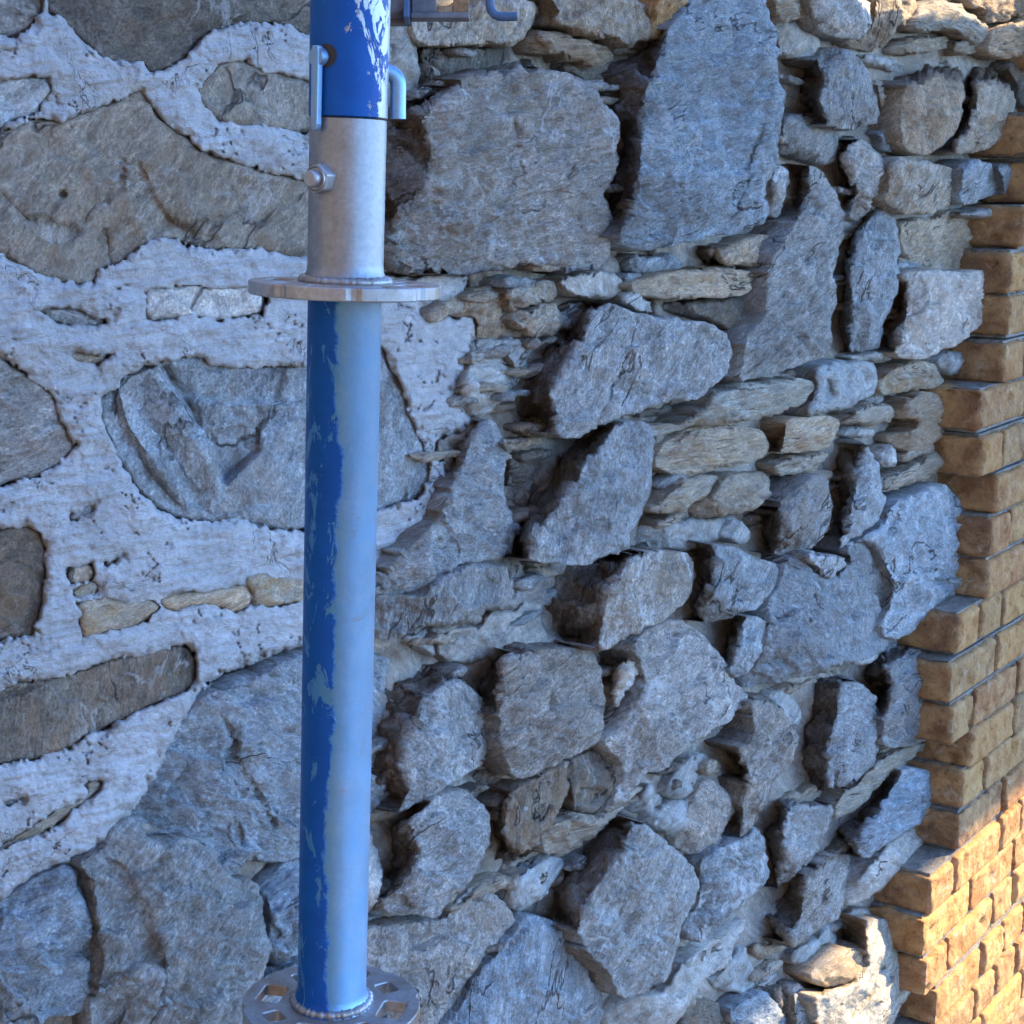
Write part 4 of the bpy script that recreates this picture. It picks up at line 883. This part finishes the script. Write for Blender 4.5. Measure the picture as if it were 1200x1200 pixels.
def rosette(P0):
    """flat flange with eight holes, four of them wide"""
    Ro, Ri, th = .0615, r + .0008, .0085
    outer = [(Ro * math.cos(2 * math.pi * i / 120), Ro * math.sin(2 * math.pi * i / 120)) for i in range(120)]
    # small notches in the rim like the pressed flange has
    o2 = []
    for i, (x, y) in enumerate(outer):
        a = 360 * i / 120; dd = min(abs((a - q + 180) % 360 - 180) for q in (22.5, 67.5, 112.5, 157.5, 202.5, 247.5, 292.5, 337.5))
        s = 1 - (.03 if dd < 3.1 else 0); o2.append((x * s, y * s))
    loops = [o2, [(Ri * math.cos(2 * math.pi * i / 64), Ri * math.sin(2 * math.pi * i / 64)) for i in range(64)]]
    for h in range(8):
        a = 2 * math.pi * h / 8 + R_(0); big = h % 2 == 0
        rc = .0435; lr, lt = (.0085, .0125) if big else (.0065, .0075); lp = []
        for (sx_, sy_), st in (((1, -1), -90), ((1, 1), 0), ((-1, 1), 90), ((-1, -1), 180)):
            for q in range(5):
                an = R_(st + 90 * q / 4); fr = .003
                x = rc + sx_ * (lr - fr) + fr * math.cos(an); y = sy_ * (lt - fr) + fr * math.sin(an)
                lp.append((x * math.cos(a) - y * math.sin(a), x * math.sin(a) + y * math.cos(a)))
        loops.append(lp)
    flat = []; ed = []
    for lp in loops:
        n0 = len(flat); flat += lp; ed += [(n0 + i, n0 + (i + 1) % len(lp)) for i in range(len(lp))]
    vs, es, fs, ov, oe, of = delaunay_2d_cdt([Vector(p) for p in flat], ed, [], 2 if False else 0, 1e-7)
    V2 = np.array([tuple(v) for v in vs]); keep = []
    for f in fs:
        c = V2[list(f)].mean(0)[None]
        if inside(c, np.array(o2))[0] and not any(inside(c, np.array(lp))[0] for lp in loops[1:]): keep.append(f)
    yaw = R_(12); X = Q * math.cos(yaw) + TOC * math.sin(yaw); Y = -Q * math.sin(yaw) + TOC * math.cos(yaw)
    n = len(V2)
    def lay(z, s=1.): return [P0 + AX * z + X * p[0] + Y * p[1] for p in V2]
    V = lay(th / 2) + lay(-th / 2); Fc = [tuple(f) for f in keep] + [tuple(a + n for a in reversed(f)) for f in keep]
    ec = set()
    for f in keep:
        for i in range(len(f)): ec.add((f[i], f[(i + 1) % len(f)]))
    for a, b in ec:
        if (b, a) not in ec: Fc.append((b, a, a + n, b + n))
    o = part('rosette', V, Fc, dirtm, smooth=False)
    md = o.modifiers.new('bevel', 'BEVEL'); md.width = .0009; md.segments = 2; md.limit_method = 'ANGLE'; md.angle_limit = R_(50)
    return o
rosette(TOP - AX * .0042); rosette(BOT)
weld(BOT, .0062, r + .001, 'weld'); weld(TOP, .0012, r + .0022, 'weld')
def sweep(path, rad, seg=14, cap=True, flatx=1.0):
    path = [np.array(p, float) for p in path]; V = []; Fc = []
    ref = np.array([.3, 1., .2])
    for i, p in enumerate(path):
        tg = path[min(i + 1, len(path) - 1)] - path[max(i - 1, 0)]; tg /= np.linalg.norm(tg); x = np.cross(tg, ref); x /= np.linalg.norm(x); y = np.cross(tg, x)
        for j in range(seg): a = 2 * math.pi * j / seg; V.append(p + (x * math.cos(a) + y * math.sin(a)) * (rad[i] if hasattr(rad, '__len__') else rad))
    for i in range(len(path) - 1):
        for j in range(seg): Fc.append((i * seg + j, i * seg + (j + 1) % seg, (i + 1) * seg + (j + 1) % seg, (i + 1) * seg + j))
    if cap: Fc.append(tuple(reversed(range(seg)))); Fc.append(tuple((len(path) - 1) * seg + j for j in range(seg)))
    return V, Fc
def loc(a, rgt, out): return TOP + AX * a + Q * rgt + TOC * out
# gravity pin through the tube: a round bar with a hanging flat hook left, bent end right
yp = along(71)
darkm, t_, b_ = mat('dark_steel'); b_.inputs['Base Color'].default_value = (.02, .02, .022, 1); b_.inputs['Roughness'].default_value = .6
def circ(c, nrm, rad, seg=28, th=.0004):
    nrm = nrm / np.linalg.norm(nrm); x = np.cross(nrm, AX); x /= np.linalg.norm(x); y = np.cross(nrm, x)
    V = [c + (x * math.cos(2 * math.pi * i / seg) + y * math.sin(2 * math.pi * i / seg)) * rad for i in range(seg)] + [c - nrm * th + (x * math.cos(2 * math.pi * i / seg) + y * math.sin(2 * math.pi * i / seg)) * rad for i in range(seg)]
    return V, [tuple(range(seg))] + [(i, i + seg, (i + 1) % seg + seg, (i + 1) % seg) for i in range(seg)] + [tuple(reversed(range(seg, 2 * seg)))]
pn = -Q * .62 + TOC * .78; pn /= np.linalg.norm(pn)                    # direction the left end of the pin points
# hole: a shallow curved patch on the tube
def hole(c_a, ang, rad, name):
    V = []; Fc = []
    for i in range(36):
        a = 2 * math.pi * i / 36; th = ang + rad * math.cos(a) / r; V.append(TOP + AX * (c_a + rad * math.sin(a)) + (Q * math.cos(th) + TOC * math.sin(th)) * (r + .0009))
    V.append(TOP + AX * c_a + (Q * math.cos(ang) + TOC * math.sin(ang)) * (r + .0009))
    return part(name, V, [(i, (i + 1) % 36, 36) for i in range(36)], darkm)
ang0 = math.atan2(.78, -.62)
hole(along(69), ang0 - .16, .0072, 'pin_hole')
bar = [TOP + AX * yp + pn * q for q in (.012, .020, .0262, .0300)]
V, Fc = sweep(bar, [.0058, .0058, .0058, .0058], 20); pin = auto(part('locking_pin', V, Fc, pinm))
c0_ = TOP + AX * yp + pn * .0300
V, Fc = sweep([c0_ - Q * .0105 - TOC * .006 , c0_ - Q * .009 - TOC * .006], [.0055, .0055], 20)
# flat hook hanging from the pin
sx_ = np.cross(AX, pn); sx_ /= np.linalg.norm(sx_)
def flat(pth, wdt, th, nrm, name, m, parent):
    V = []; Fc = []
    for i, p in enumerate(pth):
        tg = pth[min(i + 1, len(pth) - 1)] - pth[max(i - 1, 0)]; tg = tg / np.linalg.norm(tg); n_ = nrm - tg * (nrm @ tg); n_ /= np.linalg.norm(n_); s_ = np.cross(tg, n_)
        w_ = wdt[i] / 2
        V += [p + s_ * w_ + n_ * th / 2, p - s_ * w_ + n_ * th / 2, p - s_ * w_ - n_ * th / 2, p + s_ * w_ - n_ * th / 2]
    for i in range(len(pth) - 1):
        for j in range(4): Fc.append((i * 4 + j, i * 4 + (j + 1) % 4, i * 4 + 4 + (j + 1) % 4, i * 4 + 4 + j))
    Fc += [(3, 2, 1, 0), tuple(len(pth) * 4 - 4 + j for j in range(4))]
    o = part(name, V, Fc, m, parent, smooth=False); md = o.modifiers.new('bevel', 'BEVEL'); md.width = min(th * .22, .0008); md.segments = 2; return o
hk = TOP + AX * along(60) + pn * .0285
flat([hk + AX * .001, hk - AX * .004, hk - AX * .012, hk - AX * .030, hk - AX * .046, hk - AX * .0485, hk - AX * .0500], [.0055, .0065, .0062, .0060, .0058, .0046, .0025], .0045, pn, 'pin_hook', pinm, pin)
pr = Q * .86 - TOC * .2; pr /= np.linalg.norm(pr)
ya = along(82)
path = [TOP + AX * ya + pr * .018] + [TOP + AX * (ya - .008 * (1 - math.cos(t))) + pr * (.0235 + .0078 * math.sin(t)) for t in np.linspace(0, math.pi / 2, 9)] + [TOP + AX * (ya - .022) + pr * .0315, TOP + AX * (ya - .0285) + pr * .0317]
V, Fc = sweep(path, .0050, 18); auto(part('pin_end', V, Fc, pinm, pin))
# bolt with nut
yb = along(211); bn = -Q * .56 + TOC * .83; bn /= np.linalg.norm(bn)
bx = np.cross(AX, bn); bx /= np.linalg.norm(bx)
def prism(c, nrm, rad, seg, h0, h1, rot=0, r1=None):
    V = []
    for hh, rr in ((h0, rad), (h1, r1 or rad)):
        for i in range(seg): a = 2 * math.pi * i / seg + rot; V.append(c + nrm * hh + (bx * math.cos(a) + AX * math.sin(a)) * rr)
    return V, [tuple(reversed(range(seg))), tuple(range(seg, 2 * seg))] + [(i, (i + 1) % seg, (i + 1) % seg + seg, i + seg) for i in range(seg)]
cb = TOP + AX * yb
V, Fc = prism(cb, bn, .0098, 6, .020, .0305, .3); nut = part('nut', V, Fc, zincm, smooth=False); md = nut.modifiers.new('bevel', 'BEVEL'); md.width = .0011; md.segments = 2
V, Fc = lathe(cb + bn * .0, bn, [(.0305, .0078), (.0318, .0076), (.0300, .0064), (.0300, .0056), (.0355, .0052), (.0365, .0042), (.0365, .0001)], 32); auto(part('bolt_end', V, Fc, zincm, nut))

# ------------------------------------------------------------------ scaffold bracket at the top, beside the pole
rustm, t_, b_ = mat('rusty_steel'); v_ = coords(t_, rnd=False)
t_.links.new(ramp(t_, noise_n(t_, v_, 90, 8, .7), [(.3, (.10, .05, .025)), (.5, (.30, .17, .075)), (.7, (.45, .33, .20))]), b_.inputs['Base Color']); b_.inputs['Roughness'].default_value = .8
grm, t_, b_ = mat('dark_painted_steel'); v_ = coords(t_, rnd=False)
t_.links.new(ramp(t_, noise_n(t_, v_, 70, 8, .7), [(.3, (.075, .078, .085)), (.7, (.20, .205, .22))]), b_.inputs['Base Color']); b_.inputs['Roughness'].default_value = .55; b_.inputs['Metallic'].default_value = .3
blm = metal('blue_hook_paint', (3., .1, .3), (.045, .10, .19))
bd = 1.16
def bp(x, y, dz=0.): return at(x, y, bd + dz)
br = empty('ledger_bracket', tuple(bp(530, -30)), 'dark steel ledger end bracket with rusty slot beside the top of the blue pole', 'scaffold bracket')
def boxpx(x0, y0, x1, y1, d0, d1, name, m, parent=br):
    c = [(x0, y0), (x1, y0), (x1, y1), (x0, y1)]; V = []
    for dz in (d0, d1): V += [at(x, y, bd) + fw * dz for x, y in c]
    o = part(name, V, [(0, 1, 2, 3), (7, 6, 5, 4), (0, 4, 5, 1), (1, 5, 6, 2), (2, 6, 7, 3), (3, 7, 4, 0)], m, parent, smooth=False)
    md = o.modifiers.new('bevel', 'BEVEL'); md.width = .0007; md.segments = 2; return o
boxpx(449, -120, 482, 26, .006, .011, 'end_plate', grm)
boxpx(474, -120, 480.5, 26, -.012, .006, 'flange', blm)
boxpx(481.5, 15, 550, 22, -.002, .008, 'lower_bar', grm)
for x0, y0, x1, y1 in ((482, -110, 511, 13), (531, -110, 549, 13)): boxpx(x0, y0, x1, y1, .003, .009, 'side_strap', rustm if x0 > 500 else grm)
boxpx(511.5, 4.5, 530.5, 13, .004, .010, 'slot_edge', rustm)
V, Fc = lathe(bp(462, 3), -fw, [(-.008, .0098), (.002, .0098), (.004, .008), (.004, .0001)], 32); auto(part('rivet', V, Fc, grm, br))
hp = [bp(574, -130), bp(574, -40), bp(574, 6), bp(576, 13), bp(580, 17.5), bp(586, 19.5), bp(594, 19.5), bp(606, 19)]
flat(hp, [.010] * 8, .004, np.cross(fw, hp[0] - hp[1]) / np.linalg.norm(np.cross(fw, hp[0] - hp[1])) , 'hook', blm, br) if False else None
V, Fc = sweep(hp, .0031, 12); auto(part('hook', V, Fc, blm, br))
boxpx(449, -150, 600, -112, -.02, .03, 'ledger_head', grm)

# ------------------------------------------------------------------ scaffold deck planks (above, out of the picture; they shade the wall)
vd_in = uv([(1040, 16)], .08)[0][1]; kS = math.tan(SUN_EL) / math.sin(GAM); kU = math.cos(GAM) / math.sin(GAM)
q1 = .55; zd = vd_in + kS * (q1 - .08)
q2 = (zd - (P1[1] + P2[1]) / 2) / kS + .085; ue = 5.4
wood, t_, b_ = mat('weathered_board'); v_ = coords(t_, (8, 1, 8))
t_.links.new(ramp(t_, noise_n(t_, v_, 12, 8, .7), [(.3, (.10, .085, .07)), (.7, (.20, .175, .15))]), b_.inputs['Base Color']); b_.inputs['Roughness'].default_value = .85
pw = (q2 - q1) / 5
# deck laid along the wall: axis frame u (length) and n (width)
for i in range(5):
    a = q1 + i * (pw + .0); u0, u1 = -.35, ue
    P = []
    for z in (zd, zd + .038):
        for u, q in ((u0, a), (u1, a), (u1, a + pw - .0004), (u0, a + pw - .0004)): P.append(WO + dU * u + dN * q + dZ * z)
    P = np.array(P); o = mesh_obj('scaffold_plank', P, [(3, 2, 1, 0), (4, 5, 6, 7), (0, 1, 5, 4), (1, 2, 6, 5), (2, 3, 7, 6), (3, 0, 4, 7)], wood, None, P.mean(0), smooth=False)
    o['label'] = 'weathered timber scaffold plank in the deck above the wall'; o['category'] = 'plank'; o['group'] = 'planks of the scaffold deck'

# ------------------------------------------------------------------ unseen wall added left of and behind the viewer to block sky from the left
P = []
for z in (-CAMZ, 1.9):
    for u, q in ((-2.55, -.2), (-2.25, -.2), (-2.25, 3.6), (-2.55, 3.6)): P.append(WO + dU * u + dN * q + dZ * z)
P = np.array(P); o = mesh_obj('sky_blocker_wall', P, [(3, 2, 1, 0), (4, 5, 6, 7), (0, 1, 5, 4), (1, 2, 6, 5), (2, 3, 7, 6), (3, 0, 4, 7)], M['d'], None, P.mean(0), smooth=False)
o['label'] = 'unseen dark wall added at right angles to the stone wall to block sky light'; o['category'] = 'wall'

# ------------------------------------------------------------------ ground
gm, t, b = mat('gravel_soil'); v = coords(t, rnd=False)
gc = ramp(t, noise_n(t, v, 18, 10, .7), [(.3, (.035, .032, .03)), (.7, (.075, .07, .065))]); t.links.new(gc, b.inputs['Base Color']); b.inputs['Roughness'].default_value = .95
t.links.new(bump(t, noise_n(t, v, 60, 8, .7), .8, .02), b.inputs['Normal'])
g = 400.; o = mesh_obj('ground', [(-g, -g, 0), (g, -g, 0), (g, g, 0), (-g, g, 0)], [(0, 1, 2, 3)], gm, None); o['kind'] = 'structure'
